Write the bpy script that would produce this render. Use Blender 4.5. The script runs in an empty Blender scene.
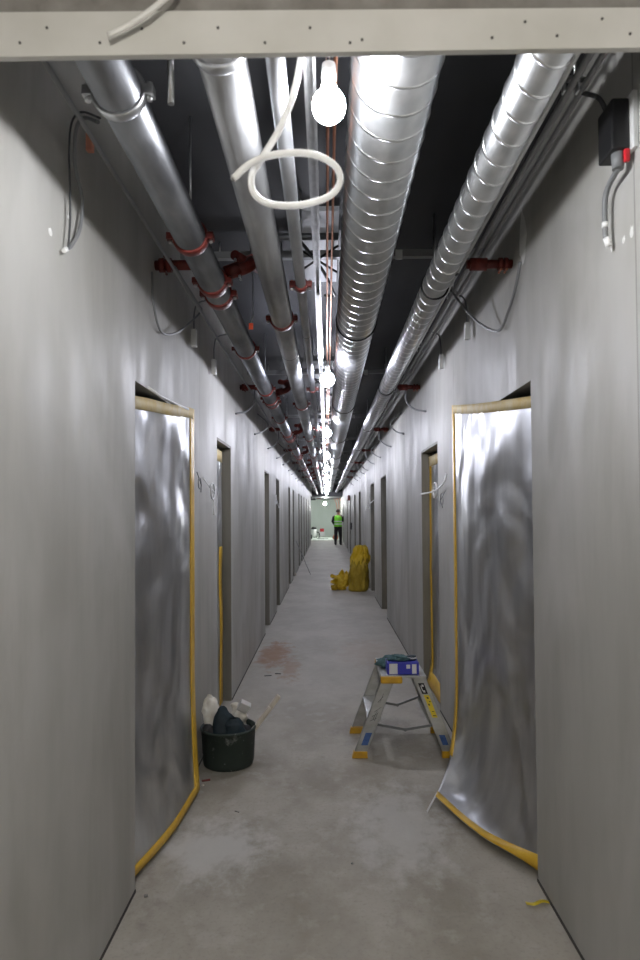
import bpy, math, random
from mathutils import Vector, Matrix, Euler, noise
random.seed(7)
S = bpy.context.scene
COL = S.collection
PI = math.pi
R = math.radians

# ------------------------------------------------------------------ camera
F = 640.0
PITCH, YAW, ROLL = 1.4, 0.716, -0.40
cam_d = bpy.data.cameras.new('camera'); cam = bpy.data.objects.new('camera', cam_d); COL.objects.link(cam)
cam_d.sensor_fit = 'VERTICAL'; cam_d.sensor_height = 36; cam_d.lens = 24
cam_d.clip_start = 0.05; cam_d.clip_end = 200
CAM = Vector((0, 0, 1.6))
RM = Matrix.Rotation(R(YAW), 3, 'Z') @ Matrix.Rotation(R(90 + PITCH), 3, 'X') @ Matrix.Rotation(R(ROLL), 3, 'Z')
cam.matrix_world = Matrix.Translation(CAM) @ RM.to_4x4()
vy = RM.transposed() @ Vector((0, 1, 0))
SX = vy.x / -vy.z - (326.6 - 320) / F          # principal-point offset so that the corridor axis lands on (326.6, 512.5)
SY = vy.y / -vy.z - (480 - 512.5) / F
cam_d.shift_x = SX * F / 960; cam_d.shift_y = SY * F / 960
cam_d.dof.use_dof = True; cam_d.dof.focus_distance = 5.0; cam_d.dof.aperture_fstop = 4.5
S.camera = cam

def ray(px, py):
    return RM @ Vector(((px - 320) / F + SX, -(py - 480) / F + SY, -1))
def at(px, py, Y):
    d = ray(px, py); return CAM + d * (Y / d.y)
def atZ(px, py, Z):
    d = ray(px, py); return CAM + d * ((Z - CAM.z) / d.z)
def atX(px, py, X):
    d = ray(px, py); return CAM + d * (X / d.x)

S.view_settings.view_transform = 'Standard'; S.view_settings.look = 'None'
S.view_settings.gamma = 1; S.view_settings.use_curve_mapping = False
S.view_settings.exposure = 0.66

# ------------------------------------------------------------------ mesh builder
class MB:
    def __init__(s): s.v = []; s.f = []; s.sm = []
    def add(s, vs, fs, smooth=False, M=None):
        n = len(s.v)
        s.v += [tuple(M @ Vector(p)) if M else tuple(p) for p in vs]
        s.f += [tuple(i + n for i in f) for f in fs]; s.sm += [smooth] * len(fs)
        return s
    def box(s, x0, x1, y0, y1, z0, z1, M=None):
        x0, x1 = sorted((x0, x1)); y0, y1 = sorted((y0, y1)); z0, z1 = sorted((z0, z1))
        vs = [(x, y, z) for z in (z0, z1) for y in (y0, y1) for x in (x0, x1)]
        return s.add(vs, [(0, 2, 3, 1), (4, 5, 7, 6), (0, 1, 5, 4), (2, 6, 7, 3), (0, 4, 6, 2), (1, 3, 7, 5)], False, M)
    def hexa(s, b, t, M=None):      # b, t: four corners each, ccw from above
        return s.add(list(b) + list(t), [(3, 2, 1, 0), (4, 5, 6, 7), (0, 1, 5, 4), (1, 2, 6, 5), (2, 3, 7, 6), (3, 0, 4, 7)], False, M)
    def tube(s, pts, r, n=12, cap=True, closed=False):
        pts = [Vector(p) for p in pts]; m = len(pts)
        rs = r if isinstance(r, (list, tuple)) else [r] * m
        T = []
        for i in range(m):
            a = pts[(i - 1) % m] if (closed or i > 0) else pts[0]
            b = pts[(i + 1) % m] if (closed or i < m - 1) else pts[-1]
            T.append((b - a).normalized())
        up = Vector((0, 0, 1)) if abs(T[0].z) < 0.9 else Vector((1, 0, 0))
        u = (up - T[0] * up.dot(T[0])).normalized()
        vs = []
        for i in range(m):
            u = (u - T[i] * u.dot(T[i])).normalized(); w = T[i].cross(u)
            for k in range(n):
                a = 2 * PI * k / n
                vs.append(pts[i] + (u * math.cos(a) + w * math.sin(a)) * rs[i])
        fs = []
        for i in range(m if closed else m - 1):
            for k in range(n):
                a = i * n + k; b = i * n + (k + 1) % n; j = ((i + 1) % m) * n
                fs.append((a, b, j + (k + 1) % n, j + k))
        s.add(vs, fs, True)
        if cap and not closed:
            nb = len(s.v) - len(vs)
            s.f.append(tuple(nb + k for k in range(n))[::-1]); s.sm.append(False)
            s.f.append(tuple(nb + (m - 1) * n + k for k in range(n))); s.sm.append(False)
        return s
    def lathe(s, prof, n=32, c=(0, 0, 0), M=None, fn=None):
        vs = []; m = len(prof)
        for (r, z) in prof:
            for k in range(n):
                a = 2 * PI * k / n
                p = Vector((r * math.cos(a), r * math.sin(a), z))
                if fn: p = fn(p)
                vs.append(p + Vector(c))
        fs = [(i * n + k, i * n + (k + 1) % n, (i + 1) * n + (k + 1) % n, (i + 1) * n + k) for i in range(m - 1) for k in range(n)]
        s.add(vs, fs, True, M)
        nb = len(s.v) - len(vs)
        if prof[0][0] > 1e-5: s.f.append(tuple(nb + k for k in range(n))[::-1]); s.sm.append(False)
        if prof[-1][0] > 1e-5: s.f.append(tuple(nb + (m - 1) * n + k for k in range(n))); s.sm.append(False)
        return s
    def grid(s, fn, nu, nv, u0=0, u1=1, v0=0, v1=1):
        vs = [fn(u0 + (u1 - u0) * i / nu, v0 + (v1 - v0) * j / nv) for j in range(nv + 1) for i in range(nu + 1)]
        fs = [(j * (nu + 1) + i, j * (nu + 1) + i + 1, (j + 1) * (nu + 1) + i + 1, (j + 1) * (nu + 1) + i) for j in range(nv) for i in range(nu)]
        return s.add(vs, fs, True)
    def build(s, name, mat, parent=None, origin=None, bevel=0, solid=0):
        me = bpy.data.meshes.new(name)
        o = Vector(origin) if origin is not None else Vector((0, 0, 0))
        me.from_pydata([tuple(Vector(p) - o) for p in s.v], [], s.f)
        me.polygons.foreach_set('use_smooth', s.sm); me.update()
        me.materials.append(mat)
        ob = bpy.data.objects.new(name, me); COL.objects.link(ob); ob.location = o
        if parent:
            ob.parent = parent
            ob.location = o - (parent.matrix_local.translation if False else world_loc(parent))
        if solid:
            m = ob.modifiers.new('solid', 'SOLIDIFY'); m.thickness = solid; m.offset = 0
        if bevel:
            m = ob.modifiers.new('bevel', 'BEVEL'); m.width = bevel; m.segments = 2; m.limit_method = 'ANGLE'; m.angle_limit = R(40)
        return ob
def world_loc(o):
    p = Vector(o.location)
    while o.parent: o = o.parent; p += Vector(o.location)
    return p
def tag(o, label=None, cat=None, group=None, kind=None):
    if label: o['label'] = label
    if cat: o['category'] = cat
    if group: o['group'] = group
    if kind: o['kind'] = kind
    return o
def thing(name, loc, label, cat, group=None):
    o = bpy.data.objects.new(name, None); COL.objects.link(o); o.location = loc
    o.empty_display_size = 0.1
    return tag(o, label, cat, group)
def copy_tree(o, parent=None):
    c = o.copy(); COL.objects.link(c); c.parent = parent
    for ch in list(o.children): copy_tree(ch, c)
    return c
def struct(mb, name, mat, **k): return tag(mb.build(name, mat, **k), kind='structure')
def bez(p0, p1, p2, p3, n=14):
    p0, p1, p2, p3 = map(Vector, (p0, p1, p2, p3)); o = []
    for i in range(n + 1):
        t = i / n; o.append(p0 * (1 - t) ** 3 + p1 * 3 * t * (1 - t) ** 2 + p2 * 3 * t * t * (1 - t) + p3 * t ** 3)
    return o
def spline(pts, n=6):       # catmull-rom
    P = [Vector(p) for p in pts]; P = [P[0] * 2 - P[1]] + P + [P[-1] * 2 - P[-2]]; o = []
    for i in range(1, len(P) - 2):
        a, b, c, d = P[i - 1:i + 3]
        for k in range(n):
            t = k / n
            o.append(0.5 * ((2 * b) + (c - a) * t + (2 * a - 5 * b + 4 * c - d) * t * t + (3 * b - a - 3 * c + d) * t ** 3))
    return o + [P[-2]]

# ------------------------------------------------------------------ materials
def mat(name, col, rough=0.5, metal=0.0, col2=None, scale=(5, 5, 5), detail=4, bump=0, bscale=None, rough2=None, lo=0.35, hi=0.65, rscale=None, **kw):
    m = bpy.data.materials.new(name); m.use_nodes = True
    nt = m.node_tree; N = nt.nodes; L = nt.links; b = N['Principled BSDF']
    b.inputs['Base Color'].default_value = (*col, 1); b.inputs['Roughness'].default_value = rough; b.inputs['Metallic'].default_value = metal
    for k, v in kw.items(): b.inputs[k].default_value = v
    tc = N.new('ShaderNodeTexCoord')
    def nz(sc, det=detail):
        mp = N.new('ShaderNodeMapping'); mp.inputs['Scale'].default_value = sc; L.new(tc.outputs['Object'], mp.inputs['Vector'])
        n = N.new('ShaderNodeTexNoise'); n.inputs['Scale'].default_value = 1; n.inputs['Detail'].default_value = det; L.new(mp.outputs[0], n.inputs['Vector']); return n
    if col2:
        n = nz(scale); r = N.new('ShaderNodeValToRGB'); r.color_ramp.elements[0].position = lo; r.color_ramp.elements[1].position = hi
        r.color_ramp.elements[0].color = (*col, 1); r.color_ramp.elements[1].color = (*col2, 1)
        L.new(n.outputs['Fac'], r.inputs['Fac']); L.new(r.outputs['Color'], b.inputs['Base Color'])
    if rough2 is not None:
        n = nz(rscale or scale); mr = N.new('ShaderNodeMapRange'); mr.inputs[1].default_value = 0.35; mr.inputs[2].default_value = 0.65
        mr.inputs[3].default_value = rough; mr.inputs[4].default_value = rough2
        L.new(n.outputs['Fac'], mr.inputs[0]); L.new(mr.outputs[0], b.inputs['Roughness'])
    if bump:
        n = nz(bscale or scale); bp = N.new('ShaderNodeBump'); bp.inputs['Strength'].default_value = 1; bp.inputs['Distance'].default_value = bump
        L.new(n.outputs['Fac'], bp.inputs['Height']); L.new(bp.outputs[0], b.inputs['Normal'])
    return m
def emit(name, col, st):
    m = bpy.data.materials.new(name); m.use_nodes = True; b = m.node_tree.nodes['Principled BSDF']
    b.inputs['Base Color'].default_value = (1, 1, 1, 1); b.inputs['Emission Color'].default_value = (*col, 1); b.inputs['Emission Strength'].default_value = st
    return m

class NT:       # small node-graph helper
    def __init__(s, name, rough=0.5, metal=0):
        s.m = bpy.data.materials.new(name); s.m.use_nodes = True; s.N = s.m.node_tree.nodes; s.L = s.m.node_tree.links; s.b = s.N['Principled BSDF']
        s.b.inputs['Roughness'].default_value = rough; s.b.inputs['Metallic'].default_value = metal
        s.tc = s.N.new('ShaderNodeTexCoord'); s.P = s.tc.outputs['Object']
    def put(s, sock, v):
        if hasattr(v, 'is_linked') or hasattr(v, 'links'): s.L.new(v, sock)
        else: sock.default_value = v
    def math(s, op, a, b=0.0, c=None, clamp=False):
        n = s.N.new('ShaderNodeMath'); n.operation = op; n.use_clamp = clamp; s.put(n.inputs[0], a); s.put(n.inputs[1], b)
        if c is not None: s.put(n.inputs[2], c)
        return n.outputs[0]
    def noise(s, scale, detail=4, rough=0.5, off=(0, 0, 0), dist=0):
        mp = s.N.new('ShaderNodeMapping'); mp.inputs['Scale'].default_value = scale; mp.inputs['Location'].default_value = off; s.L.new(s.P, mp.inputs['Vector'])
        n = s.N.new('ShaderNodeTexNoise'); n.inputs['Scale'].default_value = 1; n.inputs['Detail'].default_value = detail
        n.inputs['Roughness'].default_value = rough; n.inputs['Distortion'].default_value = dist; s.L.new(mp.outputs[0], n.inputs['Vector']); return n.outputs['Fac']
    def ss(s, v, a, b, lo=0.0, hi=1.0):
        n = s.N.new('ShaderNodeMapRange'); n.interpolation_type = 'SMOOTHSTEP'; s.put(n.inputs[0], v)
        for i, x in enumerate((a, b, lo, hi)): n.inputs[i + 1].default_value = x
        return n.outputs[0]
    def mix(s, f, a, b, mode='MIX'):
        n = s.N.new('ShaderNodeMix'); n.data_type = 'RGBA'; n.blend_type = mode; s.put(n.inputs[0], f)
        for i, x in ((6, a), (7, b)): s.put(n.inputs[i], (*x, 1) if isinstance(x, tuple) and len(x) == 3 else x)
        return n.outputs[2]
    def xyz(s):
        n = s.N.new('ShaderNodeSeparateXYZ'); s.L.new(s.P, n.inputs[0]); return n.outputs
    def bump(s, h, d):
        n = s.N.new('ShaderNodeBump'); n.inputs['Distance'].default_value = d; s.L.new(h, n.inputs['Height']); s.L.new(n.outputs[0], s.b.inputs['Normal'])
    def color(s, c): s.put(s.b.inputs['Base Color'], c)

def wall_material(name, seam0):
    t = NT(name)
    a = t.noise((3, 3.2, .5), 5, .6); b_ = t.noise((1.1, 1.3, .8), 4, .55, (5, 2, 1), .6); fine = t.noise((25, 25, 9), 3)
    c = t.mix(t.ss(a, .35, .65), (.35, .342, .315), (.415, .408, .38))
    c = t.mix(t.ss(b_, .42, .62), c, t.mix(.5, c, (.52, .515, .50)))
    c = t.mix(t.math('MULTIPLY', t.ss(t.noise((2, 2.2, .6), 6, .7, (9, 4, 3)), .55, .72), .35), c, (.33, .31, .28))
    x, y, z = t.xyz()
    fr = t.math('FRACT', t.math('DIVIDE', t.math('SUBTRACT', y, seam0), 2.65))
    d = t.math('MULTIPLY', t.math('MINIMUM', fr, t.math('SUBTRACT', 1, fr)), 2.65)
    line = t.ss(d, .002, .006, 1, 0)
    c = t.mix(t.math('MULTIPLY', line, .5), c, (.16, .15, .14))
    t.color(c)
    t.put(t.b.inputs['Roughness'], t.ss(t.noise((4, 4.5, 1.2), 5, .65, (2, 8, 4)), .35, .65, .46, .64))
    h = t.math('ADD', t.math('MULTIPLY', t.noise((2.0, 2.0, 1.3), 4, .5, (3, 3, 3), .5), 1.0), t.math('MULTIPLY', fine, .05))
    h = t.math('SUBTRACT', h, t.math('MULTIPLY', line, .15))
    t.bump(h, .006)
    t.b.inputs['Specular IOR Level'].default_value = .32
    return t.m
M_WALLL = wall_material('plaster_left', 4.14)
M_WALLR = wall_material('plaster_right', 4.50)

def floor_material():
    t = NT('concrete_floor')
    x, y, z = t.xyz()
    a = t.noise((1.6, 1.1, 1), 6, .6); b = t.noise((7, 6, 1), 5, .6, (3, 1, 0)); g = t.noise((60, 60, 1), 3, .6)
    c = t.mix(t.ss(a, .35, .65), (.29, .262, .212), (.43, .402, .345))
    c = t.mix(t.math('MULTIPLY', t.ss(b, .5, .68), .45), c, (.50, .475, .435))
    c = t.mix(t.math('MULTIPLY', t.ss(t.noise((3, 2.2, 1), 7, .7, (8, 8, 0)), .56, .7), .5), c, (.23, .20, .165))
    c = t.mix(t.math('MULTIPLY', t.ss(g, .5, .75), .3), c, (.18, .17, .16))
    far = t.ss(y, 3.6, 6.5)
    c = t.mix(t.math('MULTIPLY', far, .5), c, (.42, .405, .37))     # paler and more even further along the corridor
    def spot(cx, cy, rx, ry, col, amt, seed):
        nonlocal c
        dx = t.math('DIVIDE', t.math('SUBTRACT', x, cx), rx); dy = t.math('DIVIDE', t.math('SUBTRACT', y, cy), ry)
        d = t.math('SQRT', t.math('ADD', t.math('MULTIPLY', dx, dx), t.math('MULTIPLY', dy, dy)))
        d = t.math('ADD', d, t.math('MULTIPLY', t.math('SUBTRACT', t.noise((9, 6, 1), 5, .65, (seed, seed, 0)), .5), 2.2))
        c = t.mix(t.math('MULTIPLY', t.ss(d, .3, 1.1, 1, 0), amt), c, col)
    spot(-.60, 7.3, .22, .8, (.27, .13, .06), .75, 3)
    spot(-.38, 6.6, .12, .6, (.29, .16, .08), .55, 6)
    spot(.45, 7.4, .4, .9, (.36, .26, .19), .3, 9)
    spot(.35, 4.75, .34, .4, (.17, .16, .14), .5, 1)  # dark patch below the ladder, its shadow painted into the floor colour
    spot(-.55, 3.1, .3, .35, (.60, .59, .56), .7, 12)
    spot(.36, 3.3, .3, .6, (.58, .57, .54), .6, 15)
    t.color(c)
    t.put(t.b.inputs['Roughness'], t.ss(b, .35, .65, .58, .78)); t.b.inputs['Specular IOR Level'].default_value = .35
    t.bump(t.math('ADD', t.math('MULTIPLY', a, .5), t.math('ADD', t.math('MULTIPLY', g, .10), t.math('MULTIPLY', b, .4))), .005)
    return t.m
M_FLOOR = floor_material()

def ceiling_material():
    t = NT('dark_ceiling', .55)
    c = t.mix(t.ss(t.noise((1.2, .6, 1), 4), .35, .65), (.025, .026, .030), (.055, .057, .063))
    t.color(c); return t.m
M_CEIL = ceiling_material()

def foil_material():
    t = NT('aluminium_foil', .25, 1.0)
    a = t.noise((3, 3, .8), 5, .6); b = t.noise((9, 9, 1.4), 4, .6, (4, 4, 4)); w = t.noise((1.5, 1.5, 1.5), 2, .45, (1, 7, 2), .35)
    c = t.mix(t.ss(a, .35, .65), (.50, .51, .53), (.68, .69, .70))
    t.color(c)
    r = t.math('ADD', t.ss(w, .38, .62, .30, .42), t.math('MULTIPLY', t.math('SUBTRACT', b, .5), .12))
    t.put(t.b.inputs['Roughness'], r)
    h = t.math('ADD', t.math('MULTIPLY', w, 2.6), t.math('ADD', t.math('MULTIPLY', t.noise((3.5, 3.5, 1.8), 1, .4), .7), t.math('MULTIPLY', t.noise((14, 14, 1.2), 1), .015)))
    t.bump(h, .075)
    return t.m
M_FOIL = foil_material()
M_TAPE = mat('yellow_tape', (.62, .37, .02), .4, col2=(.74, .47, .06), scale=(9, 9, 9), bump=.002, bscale=(40, 40, 40))
M_TAPEPALE = mat('pale_tape', (.66, .50, .20), .65, col2=(.70, .60, .38), scale=(12, 12, 12), bump=.002, bscale=(40, 40, 40))
M_PIPE = mat('mill_steel', (.16, .165, .18), .32, .9, col2=(.30, .31, .33), scale=(9, 2.2, 9), rough2=.5, rscale=(14, 5, 14))
M_PIPE2 = mat('galvanised_pipe', (.32, .33, .35), .30, .9, col2=(.46, .47, .50), scale=(12, 3.0, 12), rough2=.46, rscale=(18, 5, 18))
M_PIPEB = mat('steel_pipe_light', (.32, .325, .34), .30, .9, col2=(.50, .51, .53), scale=(9, 2.2, 9), rough2=.5, rscale=(14, 5, 14))
M_DUCT = mat('galvanised_duct', (.48, .50, .52), .30, .95, col2=(.60, .61, .63), scale=(14, 10, 14), rough2=.40, rscale=(8, 6, 8))
M_SEAM = mat('duct_seam_steel', (.80, .81, .82), .28, 1.0)
M_ZINC = mat('zinc', (.62, .63, .64), .32, .95, col2=(.50, .51, .52), scale=(30, 30, 30))
M_RED = mat('red_iron', (.19, .020, .012), .5, 0, col2=(.10, .013, .010), scale=(14, 14, 14))
M_BLACK = mat('black_plastic', (.009, .009, .010), .42)
M_RUBBER = mat('dark_rubber', (.03, .03, .032), .7)
M_GREYC = mat('grey_cable', (.20, .205, .21), .5)
M_DARKC = mat('dark_cable', (.05, .052, .055), .5)
M_WHITEC = mat('white_cable', (.86, .87, .87), .42, **{'Subsurface Weight': .6, 'Subsurface Scale': .02, 'Subsurface Radius': (1, 1, 1)})
M_PVC = mat('white_conduit', (.80, .81, .81), .42, col2=(.44, .45, .45), scale=(5, 2, 5))
M_PVCD = mat('grey_conduit', (.26, .265, .27), .45)
M_BOARD = mat('header_board', (.60, .60, .58), .6, col2=(.68, .68, .67), scale=(6, 6, 6))
M_CONC = mat('raw_concrete', (.20, .19, .18), .8, col2=(.30, .29, .28), scale=(12, 12, 12), bump=.004, bscale=(40, 40, 40))
M_SCREW = mat('screw_steel', (.10, .10, .10), .5, .6)
M_ALU = mat('ladder_aluminium', (.52, .53, .53), .36, .75, col2=(.42, .42, .40), scale=(12, 12, 20), rough2=.5)
M_ALUD = mat('steel_brace', (.20, .21, .21), .4, .7)
M_YEL = mat('yellow_plastic', (.66, .37, .015), .45, col2=(.50, .27, .02), scale=(20, 20, 20))
M_YLAB = mat('yellow_label', (.72, .55, .03), .4)
M_BLUEP = mat('blue_paint', (.03, .08, .24), .6, col2=(.06, .13, .34), scale=(60, 60, 60))
M_BOXB = mat('blue_carton', (.030, .035, .36), .4, col2=(.04, .045, .42), scale=(10, 10, 10))
M_LABW = mat('white_label', (.62, .62, .62), .5)
M_FRAME = mat('olive_frame', (.135, .125, .095), .55, col2=(.19, .18, .15), scale=(8, 8, 1.5))
M_DOORG = mat('grey_door_leaf', (.10, .095, .085), .5, col2=(.14, .135, .12), scale=(4, 4, 1))
M_GLOVE = mat('teal_fabric', (.035, .085, .095), .8, col2=(.07, .14, .15), scale=(30, 30, 30), bump=.004)
M_NAVY = mat('navy_fabric', (.006, .016, .024), .7, col2=(.012, .028, .040), scale=(12, 12, 12), bump=.004)
M_PAPER = mat('white_paper_sack', (.80, .79, .75), .7, col2=(.66, .62, .54), scale=(14, 14, 14), bump=.004, bscale=(30, 30, 30))
M_WOOD = mat('raw_batten', (.52, .46, .37), .7, col2=(.68, .63, .55), scale=(30, 30, 6))
M_SKIN = mat('skin', (.55, .33, .25), .55)
M_HAIR = mat('dark_hair', (.035, .022, .016), .6)
M_HIVIS = mat('hi_vis_green', (.26, .88, .05), .6, col2=(.22, .78, .04), scale=(8, 8, 8))
M_REFL = mat('reflective_tape', (.85, .86, .80), .35)
M_TROU = mat('dark_workwear', (.020, .018, .020), .8)
M_GREENW = mat('pale_green_wall', (.60, .68, .62), .6, col2=(.66, .73, .68), scale=(1, 1, .6))
M_GREENF = mat('pale_floor_sheet', (.62, .70, .62), .5)
M_WHITE = mat('white_plastic', (.72, .73, .72), .4)
M_CU = mat('copper', (.60, .27, .16), .3, 1.0)
M_FILL = mat('white_filler', (.78, .78, .76), .8, bump=.004, bscale=(60, 60, 60))
M_REDP = mat('red_plastic', (.60, .02, .03), .35)
M_ORANGE = mat('orange_hose', (.72, .30, .20), .5)
M_VAULT = mat('lit_ceiling_board', (.62, .64, .67), .5)

def bucket_material():
    t = NT('mortar_bucket', .62)
    m = t.ss(t.noise((11, 11, 11), 5, .7), .56, .74)
    t.color(t.mix(t.math('MULTIPLY', m, .8), (.020, .032, .027), (.50, .52, .51))); return t.m
M_BUCK = bucket_material()
def bag_material(name, a, b, tr):
    t = NT(name, .32)
    t.color(t.mix(t.ss(t.noise((9, 9, 6), 5, .65), .35, .65), a, b))
    t.b.inputs['Transmission Weight'].default_value = tr; t.b.inputs['IOR'].default_value = 1.2
    t.bump(t.noise((24, 24, 12), 5, .6), .02); return t.m
M_BAG = bag_material('yellow_sack', (.34, .23, .025), (.46, .33, .05), 0)
M_BAGT = bag_material('thin_yellow_plastic', (.72, .47, .02), (.88, .64, .08), .25)
M_BULB = emit('bulb_glow', (.96, .97, 1.0), 265)
M_BULBN = emit('bulb_glow_near', (1.0, .94, .84), 600)
M_BULBC = emit('bulb_glow_cool', (.86, .875, 1.0), 205)

# ------------------------------------------------------------------ setting
XL, XR, H = -0.822, 0.902, 3.15
T = 0.30
L_OPEN = [(2.737, 3.72), (4.79, 5.51), (8.49, 9.17), (10.42, 11.14), (13.8, 14.5), (15.5, 16.2), (18.7, 19.4), (20.6, 21.3), (23.0, 23.7), (25.6, 26.3), (28.6, 29.3)]
R_OPEN = [(2.816, 3.95), (5.18, 6.09), (9.69, 10.66), (12.14, 13.14), (16.9, 18.0), (19.9, 20.9), (23.9, 24.9), (27.5, 28.5), (33.5, 34.5), (37.5, 38.5)]
HD = 2.175
def wall(name, X, out, y0, y1, opens, m):
    b = MB(); a = X; c = X + out * T
    y = y0
    for (p, q) in opens:
        b.box(a, c, y, p, 0, H); b.box(a, c, p, q, HD, H)
        y = q
    b.box(a, c, y, y1, 0, H)
    w = struct(b, name, m)
    return w
wl = wall('wall_left', XL, -1, -4.5, 33.0, L_OPEN, M_WALLL)
wr = wall('wall_right', XR, 1, -4.5, 44.0, R_OPEN, M_WALLR)
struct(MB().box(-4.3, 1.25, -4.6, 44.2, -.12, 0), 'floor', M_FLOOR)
struct(MB().box(-1.2, 1.25, -4.6, 36.0, H, H + .12), 'ceiling', M_CEIL)
struct(MB().box(-4.3, 1.25, 36.0, 44.2, 2.5, 2.6).box(-4.3, XL - T, 33.0, 36.0, 2.5, 2.6), 'ceiling_lobby', M_CEIL)
struct(MB().box(XL - T, XL, 33.0, 36.0, 2.5, H), 'wall_bulkhead', M_WALLL)
struct(MB().box(XL - T, 1.25, 36.0, 36.1, 2.6, H + .12), 'ceiling_step', M_CEIL)
struct(MB().box(-1.2, 1.2, -4.62, -4.5, 0, H), 'wall_back', M_WALLL)
struct(MB().box(-4.3, 1.25, 44.0, 44.14, 0, 2.6), 'wall_end', M_GREENW)
struct(MB().box(-4.3, -4.18, 33.0, 44.0, 0, 2.5), 'wall_lobby_left', M_GREENW)
struct(MB().box(-4.3, XL - T, 32.9, 33.0, 0, 2.6), 'wall_lobby_near', M_GREENW)
struct(MB().box(-1.6, .80, 37.0, 43.9, 0.0, .006), 'trim_1', M_GREENF)
# thin dirty joint where each wall meets the slab
for n_, X, y1 in (('baseboard_left', XL, 33.0), ('baseboard_right', XR, 44)):
    b = MB(); s = 1 if X < 0 else -1; y = -4.5
    for (p, q) in (L_OPEN if X < 0 else R_OPEN) + [(y1, y1)]:
        b.box(X, X + s * .004, y, p, 0, .012); y = q
    struct(b, n_, mat(n_ + '_joint', (.06, .055, .05), .9))
def lining(X, out, p, q, d):
    f = MB(); e = .002
    f.box(X + out * e, X + out * .10, p, p + .02, 0, HD); f.box(X + out * e, X + out * .10, q - .02, q, 0, HD); f.box(X + out * e, X + out * .10, p + .02, q - .02, HD - .02, HD)
    f.build('door_frame', M_FRAME, d)
# door leaves set back in the openings that are not sealed with foil
k = 1
for X, out, ops in ((XL, -1, L_OPEN[2:]), (XR, 1, R_OPEN[3:])):
    for (p, q) in ops:
        b = MB(); b.box(X + out * .10, X + out * .14, p, q, 0.0, HD)
        d = struct(b, 'door_%d' % k, M_DOORG)
        lining(X, out, p, q, d)
        k += 1
# backs of the foil-sealed openings: dark rooms behind
for X, out, ops in ((XL, -1, L_OPEN[:2]), (XR, 1, R_OPEN[:3])):
    for (p, q) in ops:
        d = struct(MB().box(X + out * .28, X + out * .30, p, q, 0, HD), 'door_%d' % k, mat('dark_leaf_%d' % k, (.07, .065, .06), .6)); k += 1
        if p > 4: lining(X, out, p, q, d)

# ------------------------------------------------------------------ foil sheets
def nzv(p, s): return noise.noise(Vector(p) * s)
def sheet(name, S_, label, tapes, nu=40, nv=70, near_label=None):
    o = Vector(S_(0.5, 0)); o.z = 0
    t = thing(name, o, label, 'foil sheet')
    MB().grid(S_, nu, nv).build('foil', M_FOIL, t, solid=.0012)
    for (u0, u1, v0, v1, m, lab, off) in tapes:
        arc = v1 == 'arc'; v1 = .022 if arc else v1
        def G(u, v):
            if arc: v = v / .022 * .072 / math.hypot(2.1, 6.2 * u)
            e = 1e-3
            uu = min(max(u, 0), 1); vv = min(max(v, 0), 1)
            p = Vector(S_(uu, vv)); q = Vector(S_(uu + e, vv)) - p; w = Vector(S_(uu, vv + e)) - p
            n = q.cross(w).normalized()
            if n.dot(Vector((-1 if p.x > 0 else 1, 0, 1.2))) < 0: n = -n
            extra = Vector((0, 0, 0))
            if v < 0: extra.z = 0
            return p + n * off + q / e * (u - uu) + w / e * (v - vv)
        tp = MB().grid(G, max(2, int((u1 - u0) * nu)), max(2, int((v1 - v0) * nv)), u0, u1, v0, v1).build('tape_strip', m, t, solid=.0015)
        if lab: tp['label'] = lab
    return t
def sstep(a, b, x):
    t = min(1, max(0, (x - a) / (b - a))); return t * t * (3 - 2 * t)
def S_left(u, v):
    zt = 2.115 + .120 * u + .004 * math.sin(9 * u)
    Y = 2.735 + 1.145 * u
    X = -.900 + (.086) * sstep(-.25, .62, u) - 0.0
    low = max(0, 1 - v / .30)
    X += low ** 2 * (.018 + .055 * u)
    Y -= low ** 2 * .22 * u
    X += .006 * nzv((u * 2, v * 4, 3), 1) * (1 if u < .55 else .3) + .003
    z = .028 + (zt - .028) * v
    return Vector((X, Y, z))
def S_right(u, v):
    zt = 2.112 + .215 * u - .01 * math.sin(4 * u)
    Y = 2.80 + 1.62 * u
    X = .972 - .090 * sstep(-.15, .42, u)
    fl = max(0, 1 - v / .27)
    X -= fl ** 1.9 * (.03 + .27 * u)
    Y -= fl ** 1.7 * (.90 * u)
    X -= .010 * (nzv((u * 2.2, v * 3, 7), 1) + .5) * (1 - .6 * abs(2 * u - 1))
    zb = .040 + .010 * u + .006 * math.sin(7 * u)
    z0 = zb + (zt - zb) * .27
    z = zb + (zt - zb) * v if v > .27 else zb + (z0 - zb) * (v / .27) ** (1 + 1.7 * u)
    if v < .07: z += 0
    return Vector((X, Y, z))
sheet('foil_sheet', S_left, 'aluminium foil sheet taped over the near doorway in the left wall', [
    (.915, 1.02, 0, 1.0, M_TAPE, None, .003), (0, 1.0, 0, .020, M_TAPE, None, .004), (0, 1.0, .972, 1.0, M_TAPEPALE, 'pale yellow tape strip along the top', .004)])
sheet('foil_sheet', S_right, 'aluminium foil sheet over the near right doorway, its lower edge curling onto the floor', [
    (.962, 1.018, .1, 1.0, M_TAPE, None, .003), (0, 1.0, 0.0, 'arc', M_TAPE, None, .004), (0, 1.0, .974, 1.0, M_TAPEPALE, 'pale yellow tape strip along the top', .004)])
def S_l2(u, v):
    return Vector((XL - .075 + .01 * u + .008 * nzv((u * 2, v * 5, 1), 1), 4.753 + .645 * u, .02 + 2.10 * v))
def S_r2(u, v):
    fl = max(0, 1 - v / .12)
    return Vector((XR + .095 - .02 * u + .008 * nzv((u * 2, v * 5, 9), 1) - fl ** 2 * .06, 5.215 + .87 * u - fl * .12 * u, .02 + 2.10 * v))
def S_r3(u, v): return Vector((XR + .11 + .008 * nzv((u * 2, v * 5, 9), 1), 9.835 + .85 * u, .02 + 2.10 * v))
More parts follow.
